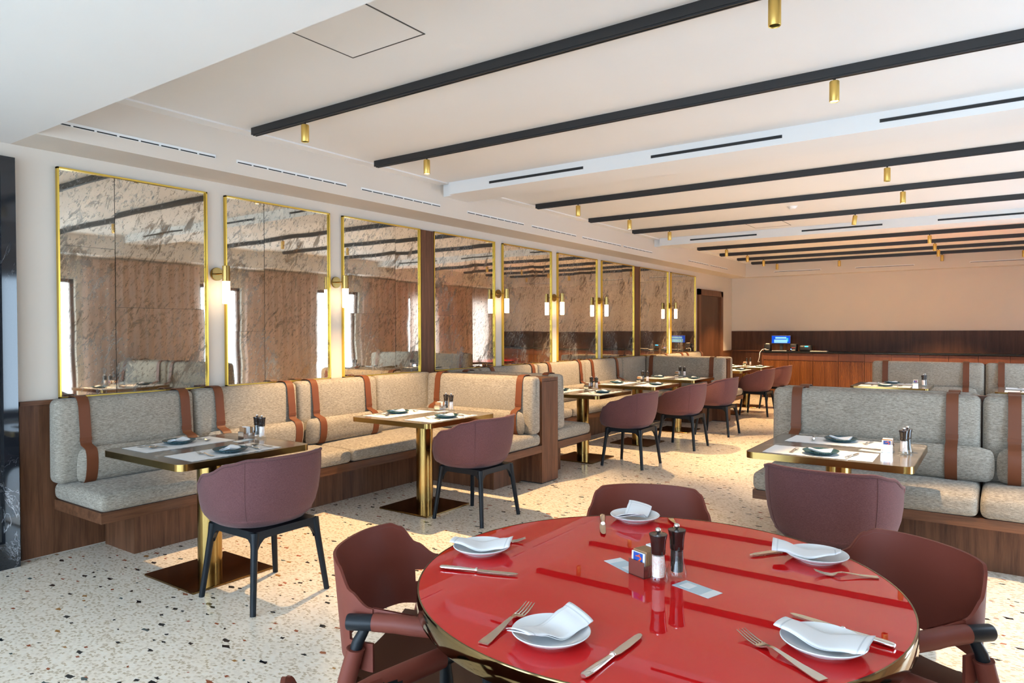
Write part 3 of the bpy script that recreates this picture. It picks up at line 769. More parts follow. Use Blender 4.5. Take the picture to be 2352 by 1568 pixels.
# ------------------------------------------------------------------ tableware prototypes
plate_w = MB().lathe([(r * .84, z) for r, z in ((0, 0), (.062, 0), (.064, .003), (.070, .0045), (.092, .012), (.104, .0195), (.106, .0215), (.104, .023), (.090, .0155), (.070, .009), (.055, .0075), (0, .007))], 56).mesh('dinner_plate', 'porc', 60)
plate_t = MB().lathe([(0, 0), (.058, 0), (.060, .003), (.085, .011), (.094, .018), (.0955, .020), (.094, .0215), (.082, .015), (.06, .008), (0, .007)], 48).mesh('teal_plate', 'teal', 60)
def fork_mesh():
    mb = MB(); L = .19
    # handle: flat tapering strip with curved height, x along length (0 = handle end)
    st = [(0, .0100, .0035), (.012, .0105, .0040), (.05, .0078, .0062), (.085, .0052, .0105), (.105, .0040, .0125), (.118, .0045, .0105), (.126, .0090, .0065), (.133, .0115, .0045), (.141, .0118, .0042)]
    V = []; F = []
    for x, w, z in st:
        for dy, dz in ((-w, -.0012), (w, -.0012), (w, .0012), (-w, .0012)): V.append((x, dy, z + dz))
    for i in range(len(st) - 1):
        for k in range(4): F.append((i * 4 + k, i * 4 + (k + 1) % 4, i * 4 + 4 + (k + 1) % 4, i * 4 + 4 + k))
    F += [(3, 2, 1, 0), tuple(range(len(V) - 4, len(V)))]
    mb.add(V, F)
    for k in range(4):
        y = -.0097 + k * .00647
        mb.tube([(.140, y, .0042), (.155, y, .0058), (.170, y * .98, .0095), (.186, y * .95, .0150)], [.0022, .0018, .0016, .0009], 6)
    return mb.mesh('fork', 'steel', 40)
def knife_meshes():
    h = MB().tube([(0, 0, .006), (.004, 0, .006), (.02, 0, .0062), (.05, 0, .0062), (.085, 0, .0062), (.098, 0, .006)], [.006, .0085, .0092, .0082, .0062, .0056], 12, flat=.62)
    h.lathe([(0, -.003), (.0062, -.003), (.0072, 0), (.0062, .003), (0, .003)], 14, Matrix.Translation((.099, 0, .0062)) @ Matrix.Rotation(R(90), 4, 'Y'))
    out = [(.101, -.0065), (.112, -.0095), (.15, -.0100), (.19, -.0085), (.206, -.0045), (.2105, .001), (.207, .0050), (.195, .0070), (.14, .0074), (.101, .0062)]
    b = MB().prism(out, .0050, .0066)
    return h.mesh('handle', 'silver', 50), b.mesh('blade', 'steel', 20)
def spoon_mesh():
    mb = MB(); st = [(0, .0095, .003), (.012, .0100, .0035), (.05, .0070, .006), (.095, .0038, .0105), (.112, .0036, .0105)]
    V = []; F = []
    for x, w, z in st:
        for dy, dz in ((-w, -.001), (w, -.001), (w, .001), (-w, .001)): V.append((x, dy, z + dz))
    for i in range(len(st) - 1):
        for k in range(4): F.append((i * 4 + k, i * 4 + (k + 1) % 4, i * 4 + 4 + (k + 1) % 4, i * 4 + 4 + k))
    mb.add(V, F + [(3, 2, 1, 0), tuple(range(len(V) - 4, len(V)))])
    def bowl(dz):
        return lambda u, v: (.140 + .031 * v * cos(2 * pi * u), .019 * v * sin(2 * pi * u) * (1 + .15 * cos(2 * pi * u)), .0025 + .0085 * v ** 2.2 + dz)
    mb.grid(bowl(0), 24, 6, True); mb.grid(bowl(.0012), 24, 6, True, True)
    return mb.mesh('spoon', 'steel', 60)
FORK, SPOON, (KH, KB) = fork_mesh(), spoon_mesh(), knife_meshes()
def lay(kind, a, b, z, label, group):
    """cutlery from handle end a to tip b, lying at height z"""
    rz = math.atan2(b[1] - a[1], b[0] - a[0]); L = math.hypot(b[0] - a[0], b[1] - a[1])
    sc = L / {'fork': .187, 'knife': .2105, 'spoon': .171}[kind]
    sc = min(max(sc, .8), 1.25)
    if kind == 'knife':
        o = thing('knife', label, 'knife', (a[0], a[1], z - .0007), rz, group); link('handle', KH, o); link('blade', KB, o)
    else:
        o = tag(link(kind, FORK if kind == 'fork' else SPOON, None, (a[0], a[1], z - .0015), rz), label, kind, group)
    o.scale = (sc, sc, 1.0)
    return o
def napkin_mesh(L, W, prof, layers=2, bend=0.0, twist=0.0):
    mb = MB()
    for k in range(layers):
        def fn(u, v, k=k):
            x = (u - .5) * L * (1 - .015 * k); y = (v - .5) * W * (1 - .03 * k) + bend * (4 * (u - .5) ** 2 - .5)
            z = ip(u, prof) + .0025 * (layers - k) + .0016 * sin(7 * u + 3 * v + k) + twist * (u - .5) * (v - .5) + (.003 * max(0, .25 - min(v, 1 - v)) * 4 if k == 0 else 0) * 0
            if k == 0: z += .005 * (1 - (2 * v - 1) ** 4) * .6
            return (x, y, z)
        mb.sheet(fn, .0018, 26, 10)
    return mb.mesh('napkin', 'linen', 180)
NAPS = [napkin_mesh(.186, .084, [(0, .029), (.12, .027), (.5, .0125), (.88, .024), (1, .030)], 2, .0, .02),
        napkin_mesh(.182, .086, [(0, .032), (.2, .026), (.5, .012), (.85, .027), (1, .034)], 2, .006, .035),
        napkin_mesh(.19, .084, [(0, .030), (.15, .029), (.5, .013), (.9, .024), (1, .030)], 2, .004, -.03)]
NAPT = napkin_mesh(.115, .068, [(0, .017), (.3, .0125), (.7, .0125), (1, .016)], 3, 0, .03)
def mill_meshes():
    body = MB().lathe([(.0285, 0), (.0295, .003), (.0275, .018), (.0225, .034), (.0200, .055), (.0188, .080)], 32).mesh('glass_body', 'glass', 60)
    fill = lambda m: MB().lathe([(0, .016), (.0165, .016), (.0172, .030), (.0168, .074), (0, .076)], 24).mesh('filling', m, 60)
    cap = MB().lathe([(.0185, .078), (.0195, .080), (.0197, .095), (.0215, .115), (.0248, .1305), (.0245, .1325), (.020, .1335), (0, .134)], 32).mesh('cap', 'mtop', 40)
    cap.validate()
    knob = MB().lathe([(.003, .133), (.004, .136), (.0075, .1395), (.0082, .1435), (.0068, .148), (.003, .150), (0, .1505)], 16).mesh('knob', 'silver', 60)
    return body, fill('salt'), fill('pepper'), cap, knob
MILL = mill_meshes()
def mill(x, y, z, kind, label, group):
    o = thing('%s_mill' % kind, label, 'grinder', (x, y, z), random.uniform(0, 3), group)
    link('glass_body', MILL[0], o); link('filling', MILL[1] if kind == 'salt' else MILL[2], o); link('cap', MILL[3], o); link('knob', MILL[4], o)
# caddy: open-sided steel tray; long axis = local Y, .058 wide, .085 long
cad_me = MB().box(-.03, .03, -.042, .042, 0, .003).box(-.03, .03, -.042, -.0405, 0, .045).box(-.03, .03, .0405, .042, 0, .045).box(-.03, -.0285, -.042, .042, 0, .034).box(.0285, .03, -.042, .042, 0, .034)
cad_steel = cad_me.mesh('condiment_caddy', 'silver', 0); cad_bronze = cad_me.mesh('condiment_caddy', NT('bronze_tray').set(Base_Color=(.42, .24, .20), Metallic=.9, Roughness=.25).m, 0)
def sachet(w, h, mat): return MB().rbox(-w / 2, w / 2, -.0028, .0028, 0, h, .0015, 1).mesh('sachet', mat, 40)
SA = {'brown': sachet(.052, .068, 'brown'), 'white': sachet(.05, .071, 'paper'), 'blue': sachet(.05, .064, 'cardw')}
blue_me = MB().box(-.017, .019, -.0034, -.0026, .012, .0625).mesh('blue_print', 'bluep', 0)
sw = MB(); sw.tube([(-.008, -.0036, .052), (.006, -.0036, .054), (.013, -.0036, .049), (.006, -.0036, .041), (-.006, -.0036, .034), (-.009, -.0036, .028), (.0, -.0036, .026), (.012, -.0036, .031)], [.0012, .0022, .003, .0026, .0026, .003, .0026, .001], 8, flat=1.0)
sw.v = [(x, -.0037 + (y + .0036) * .12, z) for x, y, z in sw.v]
sw.tube([(.004, -.0036, .057), (.008, -.0036, .0585)], .0015, 6)
sw_me = sw.mesh('orange_mark', 'orange', 60)
def put_sachet(kind, cad, off, z, label, group, tilt=0):
    m = cad.matrix_basis if False else Matrix.Translation(cad.location) @ Matrix.Rotation(cad.rotation_euler.z, 4, 'Z')
    p = m @ Vector((0, off, z))
    o = tag(link('sachet', SA[kind], None, p, cad.rotation_euler.z), label, 'sachet', group)
    o.rotation_euler = (R(tilt), 0, cad.rotation_euler.z)
    if kind == 'blue': b = link('blue_print', blue_me, o); link('orange_mark', sw_me, b)
    return o
card_me = MB().box(-.06, .06, -.03, .03, 0, .0008).mesh('card', 'card', 0)
cardw_me = MB().box(.032, .06, -.03, .03, .0008, .0011).box(-.045, -.012, -.018, .018, .0008, .0011).mesh('white_print', 'cardw', 0)
def cardobj(x, y, z, rz, label):
    o = thing('table_card', label, 'card', (x, y, z), rz, 'small cards on the tables'); link('card_sheet', card_me, o); link('white_print', cardw_me, o)
mat_me = MB()
mat_me.grid(lambda u, v: ((u - .5) * .56, (v - .5) * .285 + .0025 * sin(u * 60) * (1 if v in (0, 1) else 0), .0006), 90, 2)
for v in list(mat_me.v): pass
def placemat_mesh():
    mb = MB()
    def fn(u, v):
        e = .0022 * (sin(u * 84) + .6 * sin(u * 47 + 1)) if v in (0.0, 1.0) else 0
        return ((u - .5) * .56, (v - .5) * .285 + e, .0010)
    mb.sheet(fn, .0008, 100, 3); return mb.mesh('paper_placemat', 'paper', 0)
PM = placemat_mesh()

def dress(key, cx, cy, rz, desc):
    c, s = cos(R(rz)), sin(R(rz))
    def W(x, y): return (cx + x * c - y * s, cy + x * s + y * c)
    o = thing('dining_table', 'square ' + desc if not desc.startswith(('nearest', 'first', 'middle', 'last')) else desc.replace('marble', 'square marble'), 'table', (cx, cy, 0), R(rz), 'square marble tables')
    link('tabletop', top_me, o); link('edge_band', band_me, o); link('column', col_me, o); link('base_plate', bp_me, o)
    z = H + .0008
    for sy, side in ((-1, 'chair-side'), (1, 'bench-side')):
        jx = random.uniform(-.012, .012)
        p = W(-.045 + jx, sy * .235 - .0)
        tag(link('paper_placemat', PM, None, (*p, z), R(rz) + random.uniform(-.02, .02)), 'white paper placemat, %s, on %s' % (side, desc), 'placemat', 'paper placemats on the marble tables')
        zz = z + .0014; p = W(-.035 + jx, sy * .27)
        tag(link('side_plate', plate_t, None, (*p, zz), random.uniform(0, 3)), 'teal plate, %s, on %s' % (side, desc), 'plate', 'teal plates on the marble tables')
        tag(link('napkin', NAPT, None, (*p, zz + .0012), R(rz) + random.uniform(-.5, .5)), 'folded white napkin, %s, on %s' % (side, desc), 'napkin', 'small napkins on teal plates')
        # diner on this side: left of the diner = fork
        l = -sy * -1
        xf, xk = (-.19, .12) if sy < 0 else (.12, -.19)
        a, b = W(xf + jx + .01, sy * .335), W(xf + jx - .012 * sy, sy * .17)
        lay('fork', a, b, zz + .001, 'steel fork, %s, on %s' % (side, desc), 'forks on the marble tables')
        a, b = W(xk + jx - .015, sy * .345), W(xk + jx + .02, sy * .155)
        lay('knife', a, b, zz + .0004, 'steel knife, %s, on %s' % (side, desc), 'knives on the marble tables')
        if key not in ('tR', 'tF', 'tG'):
            a, b = W(xk + jx + (.075 if xk > 0 else -.06), sy * .34), W(xk + jx + (.045 if xk > 0 else -.035), sy * .175)
            lay('spoon', a, b, zz + .001, 'steel spoon, %s, on %s' % (side, desc), 'spoons on the marble tables')
    if key in ('tR', 'tF', 'tG'): cp, crz, m1, m2, cd = W(.25, .03), R(rz), W(.335, -.02), W(.345, .055), W(.17, .0)
    else: cp, crz, m1, m2, cd = W(.335, .12), R(rz) + R(90), W(.375, .03), W(.395, .135 - .03), W(.26, .04)
    zc = H + .0006
    if key == 't1' : m1, m2 = W(.39, .035), W(.40, .10)
    cad = tag(link('condiment_caddy', cad_steel, None, (*cp, zc), crz), 'steel sachet caddy on ' + desc, 'caddy', 'steel caddies on the marble tables')
    g = 'sachets in the steel caddies'
    put_sachet('blue', cad, -.034, zc * 0 + .0035, 'blue printed sachet in the caddy on ' + desc, g)
    for off in (-.024, -.017): put_sachet('brown', cad, off, .0035, 'brown sugar sachet in the caddy on ' + desc, 'brown sachets in one caddy, ' + desc)
    for off in (-.006, .004, .013): put_sachet('white', cad, off, .0035, 'white sachet in the caddy on ' + desc, 'white sachets in one caddy, ' + desc)
    for off in (.024, .033): put_sachet('brown', cad, off, .0035, 'brown sugar sachet in the caddy on ' + desc, 'brown sachets in one caddy, ' + desc)
    mill(*m1, zc, 'salt', 'salt mill on ' + desc, 'salt mills on the marble tables'); mill(*m2, zc, 'pepper', 'pepper mill on ' + desc, 'pepper mills on the marble tables')
    cardobj(*cd, zc, R(rz) + R(180 if key not in ('tR',) else 0) + random.uniform(-.3, .3), 'small pale card on ' + desc)
for tdef in TABS: dress(*tdef)

# ------------------------------------------------------------------ round red table
def red_table(cx, cy, label, legs=True):
    o = thing('round_table', label, 'table', (cx, cy, 0), 0, 'round red lacquer tables')
    r = .652
    part('tabletop', MB().prism(circ(r - .006, 128), H - .03, H), 'red', o, 30)
    mb = MB(); n = 128
    prof = [(r - .012, H - .05), (r - .002, H - .05), (r, H - .046), (r, H - .003), (r - .002, H + .0008), (r - .006, H + .0008)]
    mb.lathe(prof, n); mb.lathe([(r - .012, H - .05), (.0, H - .05)], n)
    part('edge_band', mb, 'rim', o, 40)
    part('column', MB().lathe([(.06, .02), (.06, H - .05)], 40), 'brass', o, 30)
    part('base_plate', MB().lathe([(.30, 0), (.30, .015), (.07, .02), (0, .02)], 64), 'brassdark', o, 30)
    return o
TX, TYC = -.801, 1.808
red_table(TX, TYC, 'large round red lacquer table with brass edge in the foreground')
zt = H + .001
PLT = [(-1.327, 1.713, 200, 0, 'left', 'at the left edge of the red table'), (-1.09, 2.32, 80, 1, 'far', 'at the far edge of the red table'), (-.45, 2.225, -22, 2, 'right rear', 'near the right rear edge of the red table'),
       (-.823, 1.315, 62, 1, 'front left', 'at the front left of the red table'), (-.312, 1.612, -28, 0, 'front right', 'at the front right of the red table')]
def ad(dx, dy): return math.atan2(dy, dx)
NAPROT = [R(18) + R(8), R(100), R(12), R(70), R(-6)]
for (x, y, a, k, nm, lab), nr in zip(PLT, NAPROT):
    tag(link('dinner_plate', plate_w, None, (x, y, zt - .0006)), 'white round plate ' + lab, 'plate', 'white plates on the red table')
    tag(link('napkin', NAPS[k], None, (x - (.028 if k == 2 else 0), y - (.014 if k == 2 else 0), zt + .0015), nr), 'folded white cloth napkin across the %s plate of the red table' % nm, 'napkin', 'cloth napkins on the red table')
KN = [((-1.333, 1.524), (-1.11, 1.60), 'left'), ((-1.213, 2.302), (-1.094, 2.082), 'far'), ((-.482, 2.345), (-.625, 2.142), 'right rear'), ((-.675, 1.199), (-.662, 1.443), 'front left'), ((-.185, 1.702), (-.415, 1.756), 'front right')]
FK = [((-1.407, 1.767), (-1.269, 1.874), 'left'), ((-.988, 2.406), (-.896, 2.256), 'far'), ((-.276, 2.157), (-.429, 2.085), 'right rear'), ((-.93, 1.204), (-.96, 1.45), 'front left'), ((-.282, 1.46), (-.481, 1.578), 'front right')]
for a, b, nm in KN: lay('knife', a, b, zt, 'steel knife beside the %s plate of the red table' % nm, 'knives on the red table')
for a, b, nm in FK: lay('fork', a, b, zt + .0004, 'steel fork beside the %s plate of the red table' % nm, 'forks on the red table')
mill(-.768, 1.783, zt, 'salt', 'pink salt mill in the middle of the red table', 'mills on the red table')
mill(-.742, 1.852, zt, 'pepper', 'black pepper mill in the middle of the red table', 'mills on the red table')
cad = tag(link('condiment_caddy', cad_bronze, None, (-.822, 1.828, zt - .0006), R(-20)), 'bronze sachet caddy in the middle of the red table', 'caddy')
put_sachet('blue', cad, -.0345, .0035, 'blue and orange printed sachet at the front of the red table caddy', 'sachets on the red table', -2)
for k in range(7): put_sachet('brown', cad, -.027 + k * .0068, .0035, 'brown sugar sachet in the red table caddy', 'brown sachets in the red table caddy', -2)
for k in range(3): put_sachet('white', cad, .0215 + k * .0066, .0035, 'white sachet at the back of the red table caddy', 'white sachets in the red table caddy', -2)
cardobj(-.662, 1.792, zt - .0006, R(-18), 'small pale blue card right of the mills on the red table')
cardobj(-.905, 1.852, zt - .0006, R(152), 'small pale card left of the caddy on the red table')

# ------------------------------------------------------------------ oxblood leather armchairs
def leather_meshes():
    TOPT = [(0, .79), (.50, .787), (.62, .772), (.80, .712), (1.0, .672)]
    BOTT = [(0, .515), (.5, .51), (.85, .50), (1.0, .495)]
    def arc(t):                      # t in -1..1 around the back
        a = t * pi / 2; n = 2.5
        return (.246 * math.copysign(abs(sin(a)) ** (2 / n), t), -.085 - .165 * abs(cos(a)) ** (2 / n))
    th = .009
    mb = MB()
    SL0, SL1 = .575, .618
    ts = [-1 + 2 * i / 60 for i in range(61)]
    def rows(t):
        b, tp = ip(abs(t), BOTT), ip(abs(t), TOPT)
        tp = max(tp, SL1 + .03)
        return [b, b + (SL0 - b) * .5, SL0, SL1] + [SL1 + (tp - SL1) * k / 5 for k in range(1, 6)]
    V = []; F = []; nr = 9
    for t in ts:
        x, y = arc(t); ln = math.hypot(x, y + .085) or 1; nx, ny = x / ln, (y + .085) / ln
        for q, z in enumerate(rows(t)):
            rec = .035 * (z - .5) / .29 * abs(cos(t * pi / 2)) ** .8
            px, py = x, y - rec
            for s in (-1, 1): V.append((px + nx * th / 2 * s, py + ny * th / 2 * s, z))
    def vi(i, q, s): return (i * nr + q) * 2 + (1 if s > 0 else 0)
    def solid(i, q): 
        if i < 0 or i >= 60 or q < 0 or q >= nr - 1: return False
        tm = abs((ts[i] + ts[i + 1]) / 2)
        return not (q == 2 and tm > .76)
    for i in range(60):
        for q in range(nr - 1):
            if not solid(i, q): continue
            F.append((vi(i, q, 1), vi(i + 1, q, 1), vi(i + 1, q + 1, 1), vi(i, q + 1, 1)))
            F.append((vi(i, q, -1), vi(i, q + 1, -1), vi(i + 1, q + 1, -1), vi(i + 1, q, -1)))
            for di, dq, e in ((-1, 0, (vi(i, q, -1), vi(i, q, 1), vi(i, q + 1, 1), vi(i, q + 1, -1))), (1, 0, (vi(i + 1, q, 1), vi(i + 1, q, -1), vi(i + 1, q + 1, -1), vi(i + 1, q + 1, 1))), (0, -1, (vi(i, q, -1), vi(i + 1, q, -1), vi(i + 1, q, 1), vi(i, q, 1))), (0, 1, (vi(i, q + 1, 1), vi(i + 1, q + 1, 1), vi(i + 1, q + 1, -1), vi(i, q + 1, -1)))):
                if not solid(i + di, q + dq): F.append(e)
    mb.add(V, F)
    back = mb.mesh('back', 'ox', 50)
    st = MB()
    st.tube([(arc(t)[0] * .985, (arc(t)[1] - .035 * (ip(abs(t), TOPT) - .5) / .29 * abs(cos(t * pi / 2)) ** .8) * .985, ip(abs(t), TOPT) - .012) for t in [-.98 + 1.96 * i / 60 for i in range(61)]], .0011, 5)
    stitch = st.mesh('stitching', NT('stitch_thread').set(Base_Color=(.17, .05, .04), Roughness=.7).m, 180)
    arms = []; sleeves = []; tubes = []
    for s in (-1, 1):
        strap = MB()
        def fn(u, v, s=s):
            y = -.09 + .13 * u; z0, z1 = .618 + .002 * u, .674 - .010 * u
            bow = .010 * u * sin(pi * v)
            return (s * (.246 + .002 * u + bow), y, z0 + (z1 - z0) * v)
        strap.grid(fn, 8, 6); strap.grid(lambda u, v, s=s: (fn(u, v)[0] - s * (.009 + .02 * u * sin(pi * v)), *fn(u, v)[1:]), 8, 6, flip=True)
        strap.tube([(s * .259, -.078, .641), (s * .251, -.01, .641), (s * .255, .03, .641), (s * .25, .14, .640), (s * .246, .23, .639)], [.0245, .0262, .026, .026, .025], 20)
        arms.append(strap.mesh('arm_strap', 'ox', 50))
        tubes.append(MB().tube([(s * .272, -.152, .640), (s * .271, -.147, .640), (s * .258, -.07, .640), (s * .250, 0, .640), (s * .246, .295, .639), (s * .246, .30, .639)], [.020, .0225, .0225, .0225, .0225, .020], 20).mesh('arm_tube', 'tube', 40))
        sl = MB().tube([(s * .268, -.128, .565), (s * .272, -.152, .48), (s * .275, -.176, .39)], [.0245, .0255, .0245], 18)
        sl.tube([(s * .268, -.128, .567), (s * .268, -.1285, .563)], .026, 18)
        sleeves.append(sl.mesh('leg_sleeve', 'ox', 50))
    legs = []
    for s in (-1, 1):
        legs.append(MB().tube([(s * .258, -.10, .628), (s * .266, -.122, .585), (s * .272, -.152, .48), (s * .285, -.235, .12), (s * .288, -.255, .0)], [.0135, .0165, .0195, .018, .014], 14).mesh('rear_leg', 'tube', 60))
    for s in (-1, 1):
        legs.append(MB().tube([(s * .248, .245, .628), (s * .25, .25, .58), (s * .255, .262, .45), (s * .262, .285, .0)], [.0135, .017, .020, .014], 14).mesh('front_leg', 'tube', 60))
    def seat(u, v):
        a, b = 2 * u - 1, v
        w = .235 + .025 * b
        y = -.20 + .49 * b
        z = .462 - .022 * (1 - a * a) + .028 * max(0, .25 - b) * 4 * .6 - .012 * max(0, b - .85) * 6
        return (a * w * (1 - .04 * abs(2 * b - 1) ** 6), y, z)
    seatm = MB().sheet(seat, .02, 26, 18); seatm.uv = None
    seatm = seatm.mesh('seat', 'seatlea', 60)
    fr = MB().tube([(-.262, -.165, .42), (.262, -.165, .42)], .014, 12).tube([(-.252, .255, .42), (.252, .255, .42)], .014, 12)
    for s in (-1, 1): fr.tube([(s * .268, -.165, .425), (s * .254, .258, .425)], .014, 12)
    return back, stitch, arms, tubes, sleeves, legs, seatm, fr.mesh('seat_rails', 'tube', 60)
LEA = leather_meshes()
def leather_chair(x, y, heading, label):
    back, stitch, arms, tubes, sleeves, legs, seatm, fr = LEA
    o = thing('leather_armchair', label, 'chair', (x, y, 0), R(heading - 90), 'oxblood leather armchairs')
    b = link('back', back, o); link('stitching', stitch, b)
    for m in arms: link('arm_strap', m, o)
    for m in tubes: link('arm_tube', m, o)
    for m, s in zip(legs[:2], sleeves): l = link('rear_leg', m, o); link('leg_sleeve', s, l)
    for m in legs[2:]: link('front_leg', m, o)
    link('seat', seatm, o); link('seat_rails', fr, o)
leather_chair(-1.437, 1.613, 20, 'oxblood leather armchair at the left of the red table')
leather_chair(-1.122, 2.505, 294, 'oxblood leather armchair at the far side of the red table')
leather_chair(-.326, 2.282, 234, 'oxblood leather armchair at the right rear of the red table')
leather_chair(-.91, 1.04, 84, 'oxblood leather armchair nearest the camera, its arm at the bottom edge')
leather_chair(-.075, 1.50, 157, 'oxblood leather armchair at the lower right corner, mostly cut off')

# second red table far right, seen over the rear bench and in the mirrors
red_table(-.35, 12.75, 'round red table beyond the rear grey bench')
leather_chair(-.35, 13.5, 270, 'oxblood leather armchair at the far red table, counter side')
leather_chair(-1.1, 12.75, 0, 'oxblood leather armchair at the far red table, mirror side')
mill(-.665, 12.75, zt, 'pepper', 'left grinder on the far red table, its cap above the bench', 'grinders on the far red table')
mill(-.605, 12.75, zt, 'salt', 'right grinder on the far red table, its cap above the bench', 'grinders on the far red table')

# ------------------------------------------------------------------ rear counter
YC = 15.33
XC0 = -4.19
o = thing('worktop', 'long black stone counter top along the rear wall', 'worktop', ((XC0 + XR) / 2, 15.6, .965))
part('slab', MB().rbox(-4.235, XR - .1, YC - .03, YF - .03, .962, .995, .004, 1), 'black', o, 40, True)
xs = [-4.19, -3.68, -3.188, -2.707, -2.229, -1.754, -1.276, -.81, -.349, .13, .61, 1.10]
for i in range(len(xs) - 1):
    a, b = xs[i], xs[i + 1]
    pos = ['at the left end', 'second from the left end', 'third from the left end', 'fourth from the left end', 'fifth from the left end', 'sixth from the left end', 'seventh from the left end', 'eighth from the left end', 'ninth from the left end', 'tenth from the left end', 'at the right end'][i]
    o = thing('counter_cabinet', 'walnut counter cabinet with slatted door, ' + pos, 'cabinet', ((a + b) / 2, 15.6, 0), 0, 'walnut cabinets under the black counter')
    part('carcass', MB().box(a + .001, b - .001, YC + .022, YF - .06, .08, .955).box(a + .001, b - .001, YC + .05, YF - .06, 0, .08), 'wood_far', o, 0, True)
    if i == 0: part('side_panel', MB().box(-4.222, -4.1905, YC - .004, YF - .06, 0, .955), 'wood_red', o, 0, True)
    part('drawer', MB().box(a + .003, b - .003, YC, YC + .02, .81, .955), 'wood_red', o, 0, True)
    mb = MB().box(a + .003, b - .003, YC + .008, YC + .02, .085, .803); n = int((b - a) / .024); w = (b - a - .01) / n
    for q in range(n): mb.box(a + .005 + q * w + .003, a + .005 + (q + 1) * w - .003, YC - .006, YC + .008, .085, .795)
    part('slatted_door', mb, 'wood_slat', o, 0, True)
# till screen and devices
zc = .996
o = thing('till_screen', 'lit blue till screen on a black stand on the counter', 'monitor', (-3.86, 15.5, zc))
part('base', MB().rbox(-.13, .13, -.09, .10, 0, .02, .008, 2), 'plastic', o)
part('neck', MB().box(-.03, .03, -.01, .03, .018, .17), 'plastic', o)
bz = part('bezel', MB().rbox(-.2, .2, -.045, -.015, .15, .335, .006, 2), 'plastic', o)
part('screen', MB().box(-.19, .19, -.0465, -.045, .168, .326), 'scr_blue', bz, 0)
part('window_box', MB().box(-.115, .11, -.0475, -.0463, .262, .302).box(-.14, .13, -.0475, -.0463, .175, .245), 'scr_white', bz, 0)
part('side_box', MB().box(.11, .15, -.0472, -.0462, .205, .28), 'scr_cyan', bz, 0)
o = thing('keyboard', 'slim keyboard with pale edge below the till screen', 'keyboard', (-3.86, 15.36, zc)); part('tray', MB().rbox(-.155, .155, -.04, .03, 0, .016, .004, 1), 'plastic', o); part('front_edge', MB().box(-.15, .15, -.0415, -.039, .006, .012), 'white', o, 0)
def device(x, y, w, dpt, h, label, name, led):
    o = thing(name, label, 'printer', (x, y, zc))
    b = part('housing', MB().rbox(-w / 2, w / 2, -dpt / 2, dpt / 2, 0, h, .012, 2), 'plastic', o)
    part('paper_slot', MB().box(-w * .3, w * .3, -dpt / 2 - .002, -dpt / 2 + .001, .02, .032), 'cream', b, 0)
    if led == 'l': part('status_light', MB().rbox(-w * .42, -w * .28, -dpt / 2 - .003, -dpt / 2 + .001, .035, .05, .002, 1), 'led', b); part('red_stripe', MB().box(-w * .25, w * .35, -dpt / 2 - .002, -dpt / 2, .072, .079), 'redp', b, 0)
    else: part('paper_roll_end', MB().box(-w * .25, w * .3, -dpt * .3, -dpt * .1, h - .001, h + .014), 'cream', b, 0)
    return o
device(-4.165 + .03, 15.48, .125, .17, .15, 'black receipt printer left of the till screen', 'receipt_printer', 'r')
device(-3.597, 15.48, .125, .17, .155, 'black receipt printer with blue light right of the till screen', 'receipt_printer', 'l')
o = thing('card_terminal', 'black card terminal with small lit blue display on the counter', 'terminal', (-3.36, 15.5, zc))
b = part('housing', MB().rbox(-.13, .12, -.08, .08, 0, .13, .04, 3), 'plastic', o); part('display', MB().box(-.01, .055, -.083, -.076, .092, .115), 'lcd', b, 0)
o = thing('menu_folder', 'thin pale folder lying on the counter', 'folder', (-3.1, 15.46, zc)); part('cover', MB().rbox(-.16, .17, -.08, .08, 0, .012, .003, 1), 'cream', o)
tag(link('power_cable', MB().tube([(-4.15, 15.40, 1.04), (-4.22, 15.36, 1.03), (-4.255, 15.30, .97), (-4.262, 15.29, .88), (-4.28, 15.29, .80), (-4.30, 15.31, .765), (-4.27, 15.34, .76)], .006, 8).mesh('power_cable', 'cardw', 180)), 'white cable hanging over the left end of the counter', 'cable')
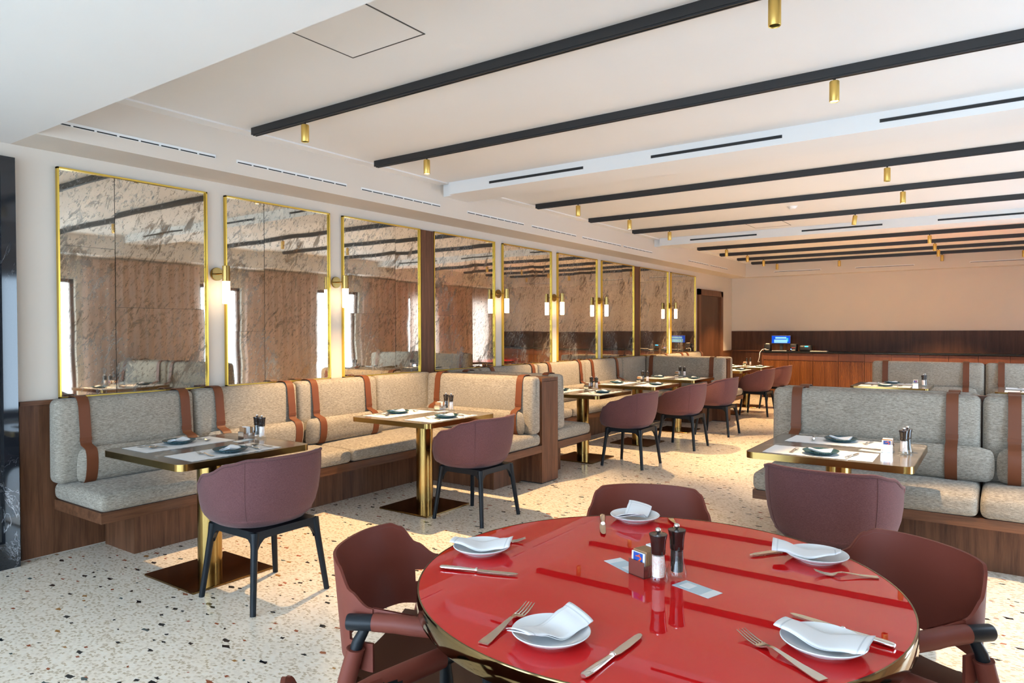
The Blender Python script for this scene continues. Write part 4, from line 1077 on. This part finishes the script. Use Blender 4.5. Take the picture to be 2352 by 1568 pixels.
tag(link('wall_socket', MB().rbox(-.04, .04, -.006, .0, -.04, .04, .004, 1).box(-.02, .02, -.008, -.005, -.02, .02).mesh('wall_socket', 'cream', 0), None, (-4.35, YF - .03, .58)), 'small pale wall socket left of the counter', 'socket')

# ------------------------------------------------------------------ world, daylight, camera
w = bpy.data.worlds.new('sky'); S.world = w; w.use_nodes = True
bg = w.node_tree.nodes['Background']; bg.inputs[0].default_value = (.62, .80, 1.0, 1); bg.inputs[1].default_value = 7.0
def portal(loc, rot, sx, sy):
    L = bpy.data.lights.new('window_portal', 'AREA'); L.shape = 'RECTANGLE'; L.size = sx; L.size_y = sy; L.cycles.is_portal = True
    o = bpy.data.objects.new('window_portal', L); COL.objects.link(o); o.location = loc; o.rotation_euler = rot
for a, b in wins_r: portal((XR + .16, (a + b) / 2, 1.14), (R(90), 0, R(90)), b - a, 2.28)
for a, b in wins_b: portal(((a + b) / 2, YB - .16, 1.25), (R(90), 0, 0), b - a, 2.5)
CAMP = (1594.17343, -0.614458528, -1.56504448e-02, -2.99675655e-03)
f, yaw, pitch, roll = CAMP
cam = bpy.data.cameras.new('camera'); cam.sensor_width = 36; cam.sensor_fit = 'HORIZONTAL'; cam.lens = f * 36 / 2352; cam.clip_start = .05
co = bpy.data.objects.new('camera', cam); COL.objects.link(co); S.camera = co
F = Vector((sin(yaw) * cos(pitch), cos(yaw) * cos(pitch), sin(pitch))); Rt = Vector((cos(yaw), -sin(yaw), 0)); U = Rt.cross(F)
r2 = Rt * cos(roll) + U * sin(roll); u2 = -Rt * sin(roll) + U * cos(roll)
mw = Matrix((r2, u2, -F)).transposed().to_4x4(); mw.translation = (0, 0, 1.45); co.matrix_world = mw
vs = S.view_settings; vs.view_transform = 'Standard'; vs.look = 'None'; vs.exposure = 0.92; vs.gamma = 1.0; vs.use_curve_mapping = False
S.cycles.use_denoising = True; S.cycles.max_bounces = 6; S.cycles.diffuse_bounces = 3; S.cycles.use_adaptive_sampling = True; S.cycles.adaptive_threshold = .035; S.cycles.glossy_bounces = 3; S.cycles.transparent_max_bounces = 8
S.cycles.caustics_reflective = False; S.cycles.caustics_refractive = False; S.cycles.sample_clamp_indirect = 6.0
